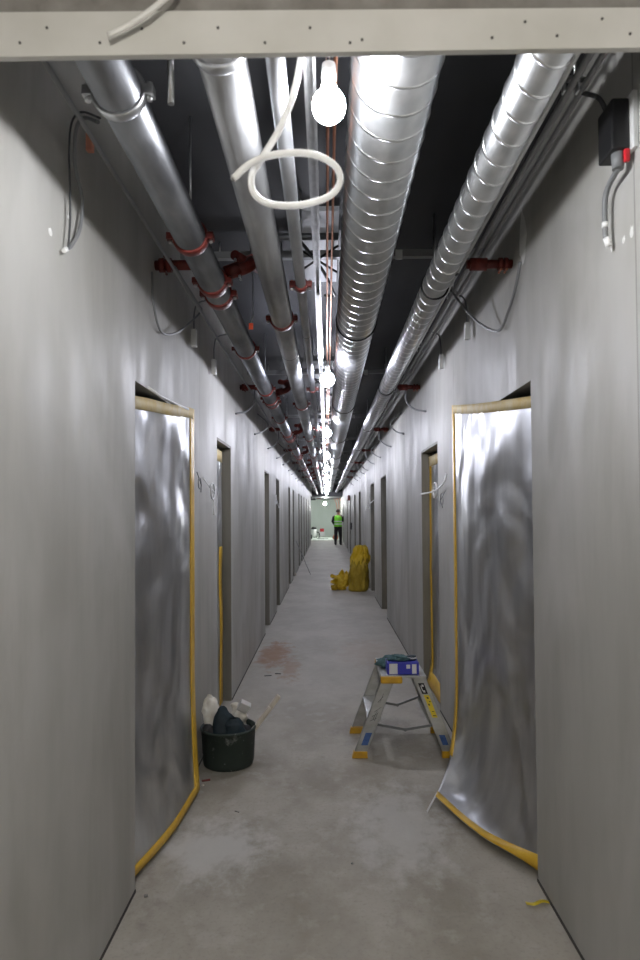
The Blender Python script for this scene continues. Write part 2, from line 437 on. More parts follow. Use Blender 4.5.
sheet('foil_sheet', S_l2, 'foil sheet recessed in the second doorway on the left, beyond the bucket', [(.80, 1.0, 0, .62, M_TAPE, None, .004), (0, 1, .955, 1, M_TAPEPALE, None, .005)], 12, 24)
sheet('foil_sheet', S_r2, 'foil sheet recessed in the second doorway on the right, behind the ladder', [(.88, 1.0, 0, 1, M_TAPE, None, .004), (0, 1, .955, 1, M_TAPEPALE, None, .005), (0, 1, 0, .05, M_TAPE, None, .005)], 12, 24)
sheet('foil_sheet', S_r3, 'foil sheet in the third doorway on the right, in front of the yellow sacks', [(.80, 1.0, 0, .45, M_TAPE, None, .004)], 8, 16)

# white strips stuck over the top tape of the left sheet
tag(MB().tube([at(149, 388, 2.93), at(160, 396, 3.15), at(176, 404, 3.45), at(188, 409, 3.70)], .007, 8).build('white_cable_stub', M_WHITEC), 'short white cable lying across the top tape of the left foil sheet', 'cable')

# ------------------------------------------------------------------ pipes and ducts
Y0, Y1 = -3.5, 35.9
def ring(b, c, r, rt, n=28, w=None, axis='Y', a0=0, a1=2 * PI):
    """band around a pipe running along Y: tube-like torus (rt) or flat band of width w"""
    full = abs(a1 - a0 - 2 * PI) < 1e-4
    m = n if full else n + 1
    pts = []
    for i in range(m):
        a = a0 + (a1 - a0) * i / n
        pts.append(Vector(c) + Vector((math.cos(a) * r, 0, math.sin(a) * r)))
    b.tube(pts, rt, 8, closed=full)
    return b
def band(b, c, r, th, w, n=28):
    vs = []; c = Vector(c)
    for (rr, yy) in ((r, -w / 2), (r + th * .8, -w / 2), (r + th, -w / 4), (r + th, w / 4), (r + th * .8, w / 2), (r, w / 2)):
        for k in range(n):
            a = 2 * PI * k / n; vs.append(c + Vector((rr * math.cos(a), yy, rr * math.sin(a))))
    fs = [((i % 6) * n + k, ((i + 1) % 6) * n + k, ((i + 1) % 6) * n + (k + 1) % n, (i % 6) * n + (k + 1) % n) for i in range(6) for k in range(n)]
    b.add(vs, fs, True); return b
def hexbolt(b, p, axis, r=.007, l=.05):
    # one bolt with a nut at either end
    a = Vector(axis).normalized()
    b.tube([Vector(p) - a * l / 2, Vector(p) + a * l / 2], r * .55, 6)
    for s in (-1, 1):
        q = Vector(p) + a * s * l * .36; b.tube([q - a * .005, q + a * .005], r, 6)
    return b
def clamp(parent, X, Z, r, Y, m, rod=True, ears=True, w=.03, name='pipe_clamp', lab=None):
    b = MB(); c = Vector((X, Y, Z)); band(b, c, r - .002, .012, w)
    if ears:
        for s in (-1, 1):
            b.box(X + s * r - .002, X + s * (r + .030), Y - w / 2, Y + w / 2, Z - .013, Z + .013)
    o = b.build(name, m, parent, bevel=.002)
    if lab: o['label'] = lab
    if ears:
        for s in (-1, 1): hexbolt(MB(), (X + s * (r + .018), Y, Z), (0, 0, 1), .008, .05).build('bolt', M_ZINC, o)
    if rod: MB().tube([(X, Y, Z + r), (X, Y, H)], .005, 6).build('threaded_rod', M_ZINC, o)
    return o
def hanger(parent, X, Z, r, Y, m=M_BLACK, name='hanger_strap'):
    b = MB(); ring(b, (X, Y, Z), r + .006, .0055, 28)
    o = b.build(name, m, parent)
    q = MB().tube([(X, Y, Z + r), (X, Y, H)], .005, 6); q.build('threaded_rod', M_ZINC, o)
    return o
def pipe(name, X, Z, r, m, label, joints=()):
    t = thing(name, (X, Y0, Z), label, 'pipe')
    b = MB().tube([(X, Y0, Z), (X, Y1, Z)], r, 32); b.build('pipe_run', m, t)
    for y in joints:
        band(MB(), (X, y, Z), r - .001, .0025, .008).build('joint_ring', M_SCREW, t)
    return t
P1 = (-.522, 2.675, .061); P2 = (-.245, 2.70, .060); P3 = (-.115, 2.69, .024)
p1 = pipe('steel_pipe', *P1, M_PIPE, 'thick bare steel pipe along the left, nearest the left wall, with red couplings')
p2 = pipe('steel_pipe', *P2, M_PIPEB, 'thick steel pipe second from the left wall, above the white cable ring', (4.35, 7.2, 10.2, 13.4))
p3 = pipe('steel_pipe', *P3, M_PIPE2, 'slender steel pipe between the second thick pipe and the bulbs', (3.9, 6.9, 9.9))
clamp(p1, *P1, at(124, 112, 1.6).y, M_ZINC, name='pipe_clamp', lab='silver pipe clamp')
clamp(p2, *P2, 1.47, M_ZINC, lab='silver pipe clamp')
for k in range(10):
    y = 2.46 + 3.05 * k
    clamp(p1, *P1, y, M_RED, w=.045, rod=True)
    for dy in (.48, .66): clamp(p1, *P1, y + dy, M_RED, rod=False, w=.06, name='pipe_coupling')
    clamp(p2, *P2, 3.60 + 2.85 * k, M_RED, w=.045)
    clamp(p3, *P3, 3.04 + 2.6 * k, M_RED, w=.05)
    if k < 5: clamp(p1, *P1, y + 1.7, M_RED, rod=False, w=.03, name='pipe_coupling')

def duct(X, Z, r, pitch, y_first, label, hy, nseg=44):
    t = thing('spiral_duct', (X, Y0, Z), label, 'duct')
    MB().tube([(X, Y0, Z), (X, Y1, Z)], r, 48).build('duct_shell', M_DUCT, t)
    b = MB(); L = Y1 - Y0; turns = L / pitch; n = int(turns * 28); vs = []
    ph = 2 * PI * ((y_first - Y0) / pitch) - (-PI / 2)
    prof = ((-.005, -.001), (-.0032, .0034), (.0032, .0034), (.005, -.001))
    for i in range(n + 1):
        a = 2 * PI * i / 28; y = Y0 + pitch * i / 28; a2 = a - ph
        for (dy, dr) in prof:
            vs.append((X + (r + dr) * math.cos(a2), y + dy, Z + (r + dr) * math.sin(a2)))
    fs = [(i * 4 + j, i * 4 + j + 1, (i + 1) * 4 + j + 1, (i + 1) * 4 + j) for i in range(n) for j in range(3)]
    b.add(vs, fs, True); b.build('spiral_seam', M_SEAM, t)
    for y in hy: hanger(t, X, Z, r, y)
    return t
BD = (.205, 2.865, .127); RD = (.570, 2.772, .064)
duct(*BD, .122, 1.45, 'large shiny spiral duct along the middle of the ceiling, right of the bulbs', [4.2 + 3.12 * k for k in range(10)])
duct(*RD, .115, 1.58, 'narrow shiny spiral duct along the right beside the bundle of conduits', [3.3 + 2.72 * k for k in range(11)])

# conduits
def run(name, X, Z, r, m, label, cat, wob=0, y1=Y1, group=None):
    n = 60; pts = [(X + wob * nzv((X * 9, i * .5, Z), 1), Y0 + (y1 - Y0) * i / n, Z + wob * .5 * nzv((X * 3, i * .5, 5), 1)) for i in range(n + 1)]
    return tag(MB().tube(pts, r, 10).build(name, m, origin=pts[0]), label, cat, group)
run('conduit', .662, 2.865, .015, M_PVC, 'thick pale conduit running right beside the narrow spiral duct', 'conduit', .003)
run('conduit', .700, 2.868, .014, M_PVC, 'pale conduit second from the narrow spiral duct', 'conduit', .004)
run('conduit', .742, 2.87, .011, M_PVCD, 'dark grey conduit third from the narrow spiral duct', 'conduit', .004)
run('conduit', .782, 2.875, .010, M_PVCD, 'dark grey conduit nearest the right wall', 'conduit', .003)
run('conduit', .640, 2.905, .008, M_DARKC, 'thin dark conduit tucked above the narrow spiral duct', 'conduit', .004)
run('conduit', -.720, 2.77, .008, M_PVCD, 'thin grey conduit between the left wall and the first thick pipe', 'conduit', .004)
run('copper_pipe', .012, 2.82, .0055, M_CU, 'thin copper pipe left of its twin, above the row of bulbs', 'pipe', .002)
run('copper_pipe', .034, 2.83, .0055, M_CU, 'thin copper pipe right of its twin, beside the large duct', 'pipe', .002)
# conduit saddles
for k in range(9):
    y = 1.9 + 1.55 * k + .3 * (k % 2)
    b = MB()
    b.box(.640, .805, y - .012, y + .012, 2.892, 2.898)
    b.tube([(.755, y, 2.895), (.755, y, H)], .004, 6)
    for x in (.681, .721, .762): b.box(x - .003, x + .003, y - .012, y + .012, 2.855, 2.895)
    tag(b.build('conduit_bracket', M_ZINC, origin=(.755, y, H)), 'small metal bracket holding the conduit bundle beside the right wall', 'bracket', 'brackets under the right hand conduits')
# lighting trunking: an open steel channel
t = thing('steel_channel', (-.035, Y0, 2.76), 'long narrow galvanised channel running beside the row of bulbs', 'cable channel')
b = MB()
b.box(-.052, -.049, Y0, Y1, 2.745, 2.775); b.box(-.023, -.020, Y0, Y1, 2.745, 2.775); b.box(-.052, -.020, Y0, Y1, 2.775, 2.778)
b.box(-.052, -.044, Y0, Y1, 2.743, 2.746); b.box(-.028, -.020, Y0, Y1, 2.743, 2.746)
b.build('channel_profile', M_ZINC, t)
for k in range(7):
    y = 3.35 + 3.2 * k
    b = MB().box(-.046, -.026, y, y + 1.1, 2.747, 2.760); b.build('cover_strip', M_WHITE, t)
# cross struts under the ceiling with white boxes
for k in range(10):
    y = 3.62 + 3.05 * k
    t = thing('cross_strut', (0, y, 3.05), 'dark steel strut crossing the ceiling above the pipes, nearest of its row' if k == 0 else 'dark steel strut crossing the ceiling further down the corridor', 'strut', None if k == 0 else 'far ceiling struts')
    MB().box(XL, XR, y - .02, y + .02, 3.05, 3.09).build('strut_rail', M_PVCD, t)
    MB().box(.40, .44, y - .03, y - .018, 3.03, 3.085).build('junction_box', M_WHITE, t, bevel=.003)
    for x in (-.6, .05, .62): MB().tube([(x, y, 3.09), (x, y, H)], .005, 6).build('threaded_rod', M_ZINC, t)
# added pale panels standing in for the lit ceiling between the pipes
for k, y in enumerate((3.2, 6.5, 9.8, 13.1)):
    t = thing('ceiling_panel', (.02, y, 3.13), 'pale panel standing in for lit ceiling above the bulbs, nearest of its row' if k == 0 else 'pale panel standing in for lit ceiling above the bulbs further down the corridor', 'panel', None if k == 0 else 'far lit ceiling panels')
    MB().box(-.19, .075, y, y + 1.0, 3.125, 3.149).build('panel_board', M_VAULT, t)
    for s in (-1, 1):
        MB().tube([(-.16, y + .18 if s > 0 else y + .55, 3.02), (.07, y + .55 if s > 0 else y + .18, 3.02)], .007, 6).build('cross_brace', M_BLACK, t)
    b = MB().tube(spline([(-.16, y - .1, 2.98), (-.02, y + .25, 2.93), (.05, y + .55, 2.90), (.055, y + .7, 2.93), (.0, y + .9, 3.0)], 6), .009, 8)
    b.build('cable_loop', M_BLACK, t)

# ------------------------------------------------------------------ branch pipes at the walls
def elbow(b, c, a0, a1, rad, r, plane='XZ', n=8):
    pts = []
    for i in range(n + 1):
        a = a0 + (a1 - a0) * i / n
        pts.append(Vector(c) + (Vector((math.cos(a), 0, math.sin(a))) if plane == 'XZ' else Vector((math.cos(a), math.sin(a), 0))) * rad)
    b.tube(pts, r, 14)
def branch_left(y):
    t = thing('branch_pipe', (XL, y, 2.80), '', 'pipe')
    z = 2.805
    MB().tube([(XL, y, z), (-.60, y, z)], .024, 16).build('wall_stub', M_RED, t)
    for x in (-.79, -.755): MB().tube([(x - .012, y, z), (x + .012, y, z)], .034, 16).build('coupling', M_RED, t)
    for s in (-1, 1): hexbolt(MB(), (-.773, y, z + s * .036), (0, 1, 0), .006, .05).build('bolt', M_RED, t)
    # the tee leaving the main pipe and rising to the branch behind the second pipe
    b = MB()
    b.tube([(-.47, y - .08, 2.73), (-.40, y - .08, 2.755)], .034, 16)
    b.tube(bez((-.42, y - .08, 2.745), (-.33, y - .08, 2.76), (-.345, y - .02, 2.82), (-.375, y + .12, 2.86), 12), .029, 16)
    b.tube([(-.36, y + .08, 2.85), (-.385, y + .16, 2.875)], .036, 16)
    b.tube([(-.44, y + .02, 2.86), (-.34, y + .30, 2.89)], .024, 14)
    b.build('red_elbow', M_RED, t)
    for p in ((-.42, y - .08, 2.79), (-.36, y + .1, 2.90), (-.40, y - .08, 2.71)): hexbolt(MB(), p, (0, 1, 0), .007, .05).build('bolt', M_ZINC, t)
    MB().tube([(-.375, y + .12, 2.99), (.07, y + .12, 2.99)], .017, 12).build('cross_pipe', M_PIPE, t)
    b = MB().tube([(-.36, y + .12, 2.87), (-.36, y + .12, 2.99)], .017, 12); b.build('riser', M_PIPE, t)
    return t
def branch_right(y):
    t = thing('branch_pipe', (XR, y, 2.79), '', 'pipe'); z = 2.792
    MB().tube([(XR, y, z), (.685, y, z)], .021, 16).build('wall_stub', M_RED, t)
    for x in (.845, .872): MB().tube([(x - .008, y, z), (x + .008, y, z)], .030, 16).build('coupling', M_RED, t)
    MB().tube([(.70, y, z), (.78, y, z)], .030, 16).build('coupling', M_RED, t)
    for x in (.845, .872): hexbolt(MB(), (x, y, z - .033), (0, 1, 0), .006, .05).build('bolt', M_CU, t)
    return t
ys = [3.07, 6.1, 9.2, 12.3, 15.4, 18.5, 21.6]
ordn = ['nearest', 'second', 'third']
for fn, side in ((branch_left, 'left'), (branch_right, 'right')):
    src = fn(ys[0])
    for k, y in enumerate(ys):
        o = src if k == 0 else copy_tree(src)
        if k: o.location.y = y
        if k < 3:
            o['label'] = 'red branch pipe fixed to the top of the %s wall, %s from the camera' % (side, ordn[k])
        else:
            o['label'] = 'small far red branch pipe high on the %s wall, beyond the third' % side; o['group'] = 'far branch pipes on the %s' % side

# drooping grey cables under the branches
def droop(name, pts, r, m, label, cat='cable', group=None, tip=None):
    pts = spline(pts, 6)
    if tip is None:
        return tag(MB().tube(pts, r, 8).build(name, m, origin=pts[0]), label, cat, group)
    t = thing(name, pts[0], label, cat, group)
    MB().tube(pts, r, 8).build('cable_sheath', m, t)
    MB().tube([pts[-1], pts[-1] + (pts[-1] - pts[-3]).normalized() * .03], r * 1.3, 8).build('cable_end', M_WHITEC, t)
    return t
def wl_(px, py, d=.02):
    return atX(px, py, XL + d)
def wr_(px, py, d=.02):
    return atX(px, py, XR - d)
def seq(side, pts):
    out = []
    for (px, py, d) in pts: out.append((wl_ if side < 0 else wr_)(px, py, d))
    return out
LOOP_L = [(152, 272, .02), (153, 300, .02), (160, 330, .02), (172, 334, .03), (186, 326, .05), (201, 311, .09), (197, 302, .11)]
droop('cable_loop', seq(-1, LOOP_L) + [Vector((-.712, 3.0, 2.77))], .006, M_GREYC, 'grey cable drooping below the nearest red branch on the left wall')
LOOP_R = [(448, 283, .20), (462, 305, .12), (478, 322, .07), (498, 331, .03), (508, 312, .015), (516, 285, .015), (520, 262, .015)]
droop('cable_loop', [Vector((.70, 3.35, 2.852))] + seq(1, LOOP_R), .007, M_GREYC, 'grey cable drooping below the nearest red branch on the right wall')
src_l = None
for k, y in enumerate(ys[1:] + [7.6, 10.9, 14, 17.2]):
    for sgn, side in ((-1, 'left'), (1, 'right')):
        X = XL if sgn < 0 else XR
        d = -sgn
        j = random.uniform(-.1, .1)
        pts = [(X + d * (.14 if k < 6 else .004), y, 2.785), (X + d * .13, y + .03, 2.66), (X + d * .07, y - .05 + j, 2.56), (X + d * .007, y - .30 + j, 2.50)]
        far = k > 0
        droop('cable_loop', pts, .009, M_GREYC, ('grey cable drooping below a far branch on the %s wall' if far else 'grey cable drooping below the second red branch on the %s wall') % side, group=('far drooping cables on the %s' % side) if far else None)
# white end boxes hanging on cables
for (px, py, side, lab) in ((194, 337, -1, 'small white socket box hanging high on the left wall, nearer of two'), (214, 366, -1, 'small white socket box hanging high on the left wall, farther of two'),
                            (467, 330, 1, 'small white socket box hanging high on the right wall, nearer of two'), (441, 361, 1, 'small white socket box hanging high on the right wall, farther of two')):
    f = wl_ if side < 0 else wr_
    p = f(px, py, .035)
    t = thing('socket_box', p, lab, 'socket')
    MB().box(p.x - .016, p.x + .016, p.y - .02, p.y + .02, p.z - .06, p.z + .045).build('housing', M_WHITE, t, bevel=.004)
    q = p + Vector((0, 0, .04))
    MB().tube(spline([q, q + Vector((0, .01, .10)), q + Vector((-side * .02, .02, .17)), q + Vector((-side * .10, .04, .20))]), .005, 8).build('lead', M_GREYC, t)

# near left hanging cable pair (screen 60-85, 115-255)
c0 = [(100, 118, .16), (82, 112, .08), (72, 122, .03), (69, 150, .02), (70, 190, .02), (70, 222, .02), (68, 250, .02)]
droop('hanging_cable', seq(-1, c0), .0035, M_DARKC, 'thin dark cable hanging straight down the near left wall')
c1 = [(98, 122, .15), (84, 118, .07), (76, 130, .04), (75, 165, .03), (82, 198, .02), (80, 228, .02), (72, 245, .015), (67, 249, .015)]
droop('hanging_cable', seq(-1, c1), .006, M_GREYC, 'thick grey cable looping down the near left wall, white at its end', tip=1)
t = wl_(90, 143, .03)
tag(MB().box(t.x - .012, t.x + .012, t.y - .012, t.y + .012, t.z - .03, t.z + .03).build('wall_tag', M_ORANGE, origin=t, bevel=.004), 'small orange tag high on the near left wall beside the first pipe', 'tag')
# filler patches and plugs in both walls
def patch(side, px, py, w, h, label):
    p = (wl_ if side < 0 else wr_)(px, py, .0)
    n = 14; d = -side; vs = [(p.x + d * .006, p.y, p.z)]
    for i in range(n):
        a = 2 * PI * i / n; rr = 1 + .5 * nzv((i * .9, px, 1), 1)
        vs.append((p.x + d * .001, p.y + math.cos(a) * w * rr, p.z + math.sin(a) * h * rr))
    b = MB().add(vs, [(0, 1 + i, 1 + (i + 1) % n) for i in range(n)], True)
    tag(b.build('filler_patch', M_FILL, wl if side < 0 else wr), None)
for a in ((-1, 50, 232, .014, .012, ''), (-1, 68, 217, .008, .006, ''), (1, 632, 232, .012, .018, ''), (1, 624, 240, .010, .012, ''), (1, 523, 238, .05, .12, ''), (1, 612, 246, .008, .02, '')):
    patch(*a)

# near right black isolator box with red plug
p = wr_(612, 133, .045)
t = thing('isolator_box', p, 'black junction box with a red switch high on the near right wall', 'electrical box')
MB().box(p.x - .022, p.x + .030, p.y - .050, p.y + .050, p.z - .075, p.z + .075).build('housing', M_BLACK, t, bevel=.006)
MB().box(p.x + .030, p.x + .044, p.y - .070, p.y + .060, p.z - .080, p.z + .085).build('back_plate', M_WHITE, t, bevel=.002)
q = p + Vector((.008, -.02, -.075))
MB().tube([q + Vector((0, 0, .004)), q + Vector((-.002, 0, -.045))], [.020, .016], 16).build('gland', M_GREYC, t)
MB().box(q.x + .006, q.x + .022, q.y - .03, q.y - .016, q.z - .036, q.z + .002).build('red_switch', M_REDP, t, bevel=.004)
cp = [q + Vector((0, 0, -.04)), wr_(609, 185, .03), wr_(605, 200, .03), wr_(605, 225, .03), wr_(606, 238, .028), wr_(609, 244, .02)]
cb = MB().tube(spline(cp), .0085, 10).build('cable', M_GREYC, t)
w = cp[3]
MB().tube([w + Vector((0, 0, .008)), w - Vector((0, 0, .008))], .0098, 12).build('white_band', M_WHITEC, cb)
MB().tube([cp[4], cp[5] + Vector((0, 0, -.008))], .010, 8).build('cable_end', M_WHITEC, cb)
MB().tube(spline([p + Vector((-.01, .01, .07)), p + Vector((-.03, .02, .12)), p + Vector((-.07, .04, .15)), Vector((.80, p.y + .12, 2.94))]), .007, 8).build('supply_cable', M_DARKC, t)

# small stub pipe hanging by the first clamp
p0 = at(171, 104, 1.62); tag(MB().tube([p0, at(170, 62, 1.62) + Vector((0, 0, .3))], .0085, 12).build('hanging_rod', M_ZINC, origin=p0), 'short silver rod end hanging between the two thick pipes', 'rod')

# electrical leads on walls beside the second doors
def curl(name, c, r, side, m, label, tails, turns=2, rr=.0055):
    pts = []
    X = (XL + .03) if side < 0 else (XR - .03)
    for i in range(int(18 * turns) + 1):
        a = 2 * PI * i / 18; q = r * (1 + .10 * math.sin(i * .37))
        pts.append(Vector((X - side * (.006 + .002 * i / 18), c.y + q * 1.3 * math.cos(a), c.z + q * math.sin(a))))
    pts = [Vector(x) for x in tails[0]] + pts + [Vector(x) for x in tails[1]]
    return tag(MB().tube(spline(pts, 3), rr, 8).build(name, m, origin=c), label, 'cable')
c = wl_(210, 492, .02); curl('cable_curl', c, .055, -1, M_WHITEC, 'tangled white cable curl on the left wall by the second doorway', ([wl_(203, 478, .005)], [wl_(213.5, 503, .03), wl_(214, 515, .03)]), 2)
c = wl_(197, 484, .02); curl('cable_curl', c, .035, -1, M_GREYC, 'small grey cable loop on the left wall beside the near foil sheet', ([wl_(197, 472, .005)], [wl_(201, 492, .02)]), 1, .003)
c = wr_(436, 491, .03); curl('cable_curl', c, .06, 1, M_WHITEC, 'white cable curl sticking out from the right wall by the second doorway', ([wr_(446, 474, .003), wr_(443, 484, .03)], [wr_(431, 492, .05), wr_(427, 493, .12), at(421, 494, 5.0)]), 2, .0065)
c = wr_(444, 500, .02); curl('cable_curl', c, .045, 1, M_GREYC, 'thin grey cable loop hanging right of the white cable curl', ([wr_(446, 490, .003)], [wr_(443, 508, .02)]), 1, .003)
c = wr_(370.5, 504, .02); curl('cable_curl', c, .10, 1, M_WHITEC, 'white cable curl on the right wall above the yellow sacks', ([wr_(374, 500, .003)], [wr_(366, 510, .14)]), 2, .007)
c = wl_(275, 500, .02); curl('cable_curl', c, .07, -1, M_WHITEC, 'white cable curl on the left wall between the third and fourth doorways', ([wl_(274, 494, .003)], [wl_(279, 508, .08)]), 2, .005)

# small black wall switch far right
p = wr_(351, 526, .03)
tag(MB().box(p.x - .03, p.x + .029, p.y - .15, p.y + .15, p.z - .12, p.z + .12).build('wall_box', M_BLACK, origin=p, bevel=.005), 'small black box on the right wall above and beyond the yellow sacks', 'electrical box')
p = wr_(349, 498, .04)
tag(MB().box(p.x - .05, p.x + .039, p.y - .25, p.y + .25, p.z - .1, p.z + .1).build('alarm_bell', M_RED, origin=p, bevel=.02), 'dark red bell box high on the far right wall', 'alarm')

# red tag dangling behind first pipe
p = at(251, 326, 3.55)
t = thing('valve_tag', p, 'small orange red tag hanging under the pipes left of the second thick pipe', 'tag')
MB().box(p.x - .012, p.x + .012, p.y - .004, p.y + .004, p.z - .02, p.z + .016).build('tag_plate', emit('x', (0, 0, 0), 0) if False else mat('orange_tag', (.85, .10, .03), .4), t, bevel=.002)
MB().tube([p + Vector((0, 0, .016)), p + Vector((.012, 0, .06)), Vector((p.x + .012, p.y, H))], .003, 6).build('tag_wire', M_ZINC, t)

# ------------------------------------------------------------------ header board close to the camera
YB = 1.2
hb = thing('header_board', (0, YB, 2.5), 'pale perforated board spanning the corridor overhead, nearest the camera', 'board')
tl, tr_, bl, br = at(-20, 12, YB), at(660, 7, YB), at(-20, 57, YB), at(660, 47, YB)
def ext(a, b, X): return a + (b - a) * ((X - a.x) / (b.x - a.x))
TL, TR, BL, BR = ext(tl, tr_, XL), ext(tl, tr_, XR), ext(bl, br, XL), ext(bl, br, XR)
dy = Vector((0, .014, 0))
MB().hexa([BL, BR, BR + dy, BL + dy], [TL, TR, TR + dy, TL + dy]).build('board_face', M_BOARD, hb, bevel=.001)
for (px, py) in ((47, 28), (20, 43), (142, 29), (100, 43), (184, 43), (218, 28), (265, 43), (310, 28), (350, 43), (362, 40), (492, 38), (525, 22), (557, 36), (602, 19), (630, 34)):
    p = at(px, py, YB)
    MB().tube([p + Vector((0, -.0015, 0)), p + Vector((0, .004, 0))], .0028, 10).build('screw', M_SCREW, hb)
struct(MB().box(XL, XR, YB + .016, YB + .05, max(TL.z, TR.z) - .012, H), 'lintel_light_block', M_CONC)  # lintel strip carried up to the ceiling, added to block light from behind
dn = Vector((0, -.012, 0))
# white cable stub lying over the board
pts = spline([at(108, 36, YB - .02), at(128, 26, YB - .02), at(150, 11, YB - .025), at(172, -8, YB - .02), at(190, -30, YB + .0)], 6)
tag(MB().tube(pts, .0055, 12).build('cable_stub', M_WHITEC, origin=pts[0]), 'white cable end hanging over the face of the header board', 'cable')

# white cable ring
YR = 1.27
P = [(318, -60, 1.30), (308, 0, 1.29), (301, 57, 1.28), (293, 95, 1.27), (279, 130, 1.27), (262, 158, 1.265), (252, 175, 1.27), (254, 193, 1.28), (270, 204, 1.29), (300, 205, 1.30), (328, 197, 1.30), (340, 182, 1.29), (335, 166, 1.27), (315, 155, 1.255), (290, 153, 1.25), (265, 157, 1.25), (247, 166, 1.25), (233, 179, 1.25)]
pts = spline([Vector((-.036, 1.33, 2.742))] + [at(*q) for q in P[1:]], 8)
t = thing('cable_ring', pts[0], 'thick white cable hanging down in a loose ring in front of the bulb', 'cable')
MB().tube(pts, .0068, 12).build('cable_sheath', M_WHITEC, t)
MB().tube([pts[-1], pts[-1] + (pts[-1] - pts[-2]).normalized() * .004], .0045, 10).build('cut_end', M_GREYC, t)

# ------------------------------------------------------------------ bulbs
def make_bulb(x, y, z, m, r=.042):
    t = thing('light_bulb', (x, y, z), '', 'bulb')
    prof = []
    for i in range(11):
        a = -PI / 2 + (PI * .80) * i / 10
        prof.append((max(0, r * math.cos(a)), r * math.sin(a)))
    prof += [(.018, .048), (.015, .058)]
    prof[0] = (0.0, -r)
    MB().lathe(prof, 20, (x, y, z)).build('glass', m, t)
    MB().lathe([(.015, .058), (.017, .060), (.019, .075), (.017, .105), (.006, .112)], 16, (x, y, z)).build('socket', M_WHITE, t)
    MB().tube([(x, y, z + .11), (x - .005, y, z + .15), (-.036, y, 2.775)], .004, 8).build('cord', M_BLACK, t)
    return t
B0 = at(329, 106, 1.58); SP = 3.3
b0 = make_bulb(B0.x, B0.y, B0.z, M_BULB)
b0['label'] = 'bare glowing bulb nearest the camera, above the white cable ring'
b1 = make_bulb(B0.x, B0.y + SP, B0.z, M_BULBC, .055); b1['label'] = 'second bare glowing bulb down the corridor, beside the large duct'
bright_glass = [c_ for c_ in b1.children if c_.name.startswith('glass')][0].data.copy(); bright_glass.materials[0] = M_BULBN
for k in range(-1, 11):
    if k in (0, 1): continue
    o = copy_tree(b1); o.location.y = B0.y + SP * k
    if k == -1: o.location = (.05, -1.5, 2.36); [c_ for c_ in o.children if c_.name.startswith('glass')][0].data = bright_glass
    if k == -1: o['label'] = 'bare glowing bulb behind the header board and the camera'
    elif k == 2: o['label'] = 'third bare glowing bulb down the corridor'
    elif k == 3: o['label'] = 'fourth bare glowing bulb down the corridor'
    else: o['label'] = 'tiny far bare bulb in the glowing row beyond the fourth'; o['group'] = 'far bulbs in the row'
p = at(325, 503.5, 39.5)
t = thing('lobby_lamp', p, 'small bright lamp hanging from the ceiling of the green far lobby', 'lamp')
MB().lathe([(0, -.10), (.06, -.08), (.09, -.03), (.09, .03), (.04, .08)], 20, p).build('lamp_globe', emit('lobby_glow', (.97, 1, .97), 420), t)
MB().tube([p + Vector((0, 0, .08)), (p.x, p.y, 2.5)], .015, 8).build('lamp_cord', M_BLACK, t)

# ------------------------------------------------------------------ step ladder
LX = .4975; YF, YBk = 4.205, 4.70
t = thing('step_ladder', (LX, (YF + YBk) / 2, 0), 'aluminium double-sided step ladder with yellow caps standing on the floor at right', 'ladder')
def stile(side, yf, sgn):
    xb, xt = LX + side * .288, LX + side * .100; w = .042
    y0, y1 = (yf, yf + .028) if sgn < 0 else (yf - .028, yf)
    b = MB()
    # channel stile: web plus two flanges
    def seg(xa0, xa1, xb0, xb1, ya, yb):
        b.hexa([(xa0, ya, .035), (xa1, ya, .035), (xa1, yb, .035), (xa0, yb, .035)], [(xb0, ya, .518), (xb1, ya, .518), (xb1, yb, .518), (xb0, yb, .518)])
    yw = (y0, y0 + .004) if sgn < 0 else (y1 - .004, y1)
    seg(xb - w, xb + w, xt - w, xt + w, *yw)
    seg(xb - w, xb - w + .004, xt - w, xt - w + .004, y0, y1)
    seg(xb + w - .004, xb + w, xt + w - .004, xt + w, y0, y1)
    o = b.build('stile', M_ALU, t, bevel=.001)
    f = MB().hexa([(xb - w - .014 * 1 + (-side * .0), y0 - .003, 0), (xb + w + .004, y0 - .003, 0), (xb + w + .004, y1 + .003, 0), (xb - w - .014, y1 + .003, 0)] if side < 0 else
                  [(xb - w - .004, y0 - .003, 0), (xb + w + .014, y0 - .003, 0), (xb + w + .014, y1 + .003, 0), (xb - w - .004, y1 + .003, 0)],
                  [(xb - w - .003, y0 - .003, .045), (xb + w + .003, y0 - .003, .045), (xb + w + .003, y1 + .003, .045), (xb - w - .003, y1 + .003, .045)])
    f.build('foot_cap', M_YEL, o, bevel=.003)
    return o
def on_stile(side, s0, s1, z0, z1, m, name, parent, th=.0015):
    """a flat mark on the front web of a front stile; s across (-1..1), z along"""
    def X(s, z):
        k = (z - .035) / .483
        return LX + side * (.284 + (.100 - .284) * k) + s * .042
    b = MB().hexa([(X(s0, z0), YF - th, z0), (X(s1, z0), YF - th, z0), (X(s1, z0), YF, z0), (X(s0, z0), YF, z0)], [(X(s0, z1), YF - th, z1), (X(s1, z1), YF - th, z1), (X(s1, z1), YF, z1), (X(s0, z1), YF, z1)])
    return b.build(name, m, parent)
sl = stile(-1, YF, -1); sr = stile(1, YF, -1); stile(-1, YBk, 1); stile(1, YBk, 1)
on_stile(-1, -.45, .55, .085, .165, M_BLUEP, 'paint_mark', sl)['label'] = 'blue paint mark'
on_stile(1, -.45, .45, .085, .150, M_BLUEP, 'paint_mark', sr)['label'] = 'blue paint mark'
bl_ = on_stile(1, -.55, .35, .415, .485, M_BLACK, 'black_label', sr)
on_stile(1, -.15, .15, .462, .475, M_LABW, 'label_mark', bl_, .0022); on_stile(1, -.25, .05, .425, .438, M_LABW, 'label_mark', bl_, .0022); on_stile(1, -.35, -.22, .435, .468, M_LABW, 'label_mark', bl_, .0022)
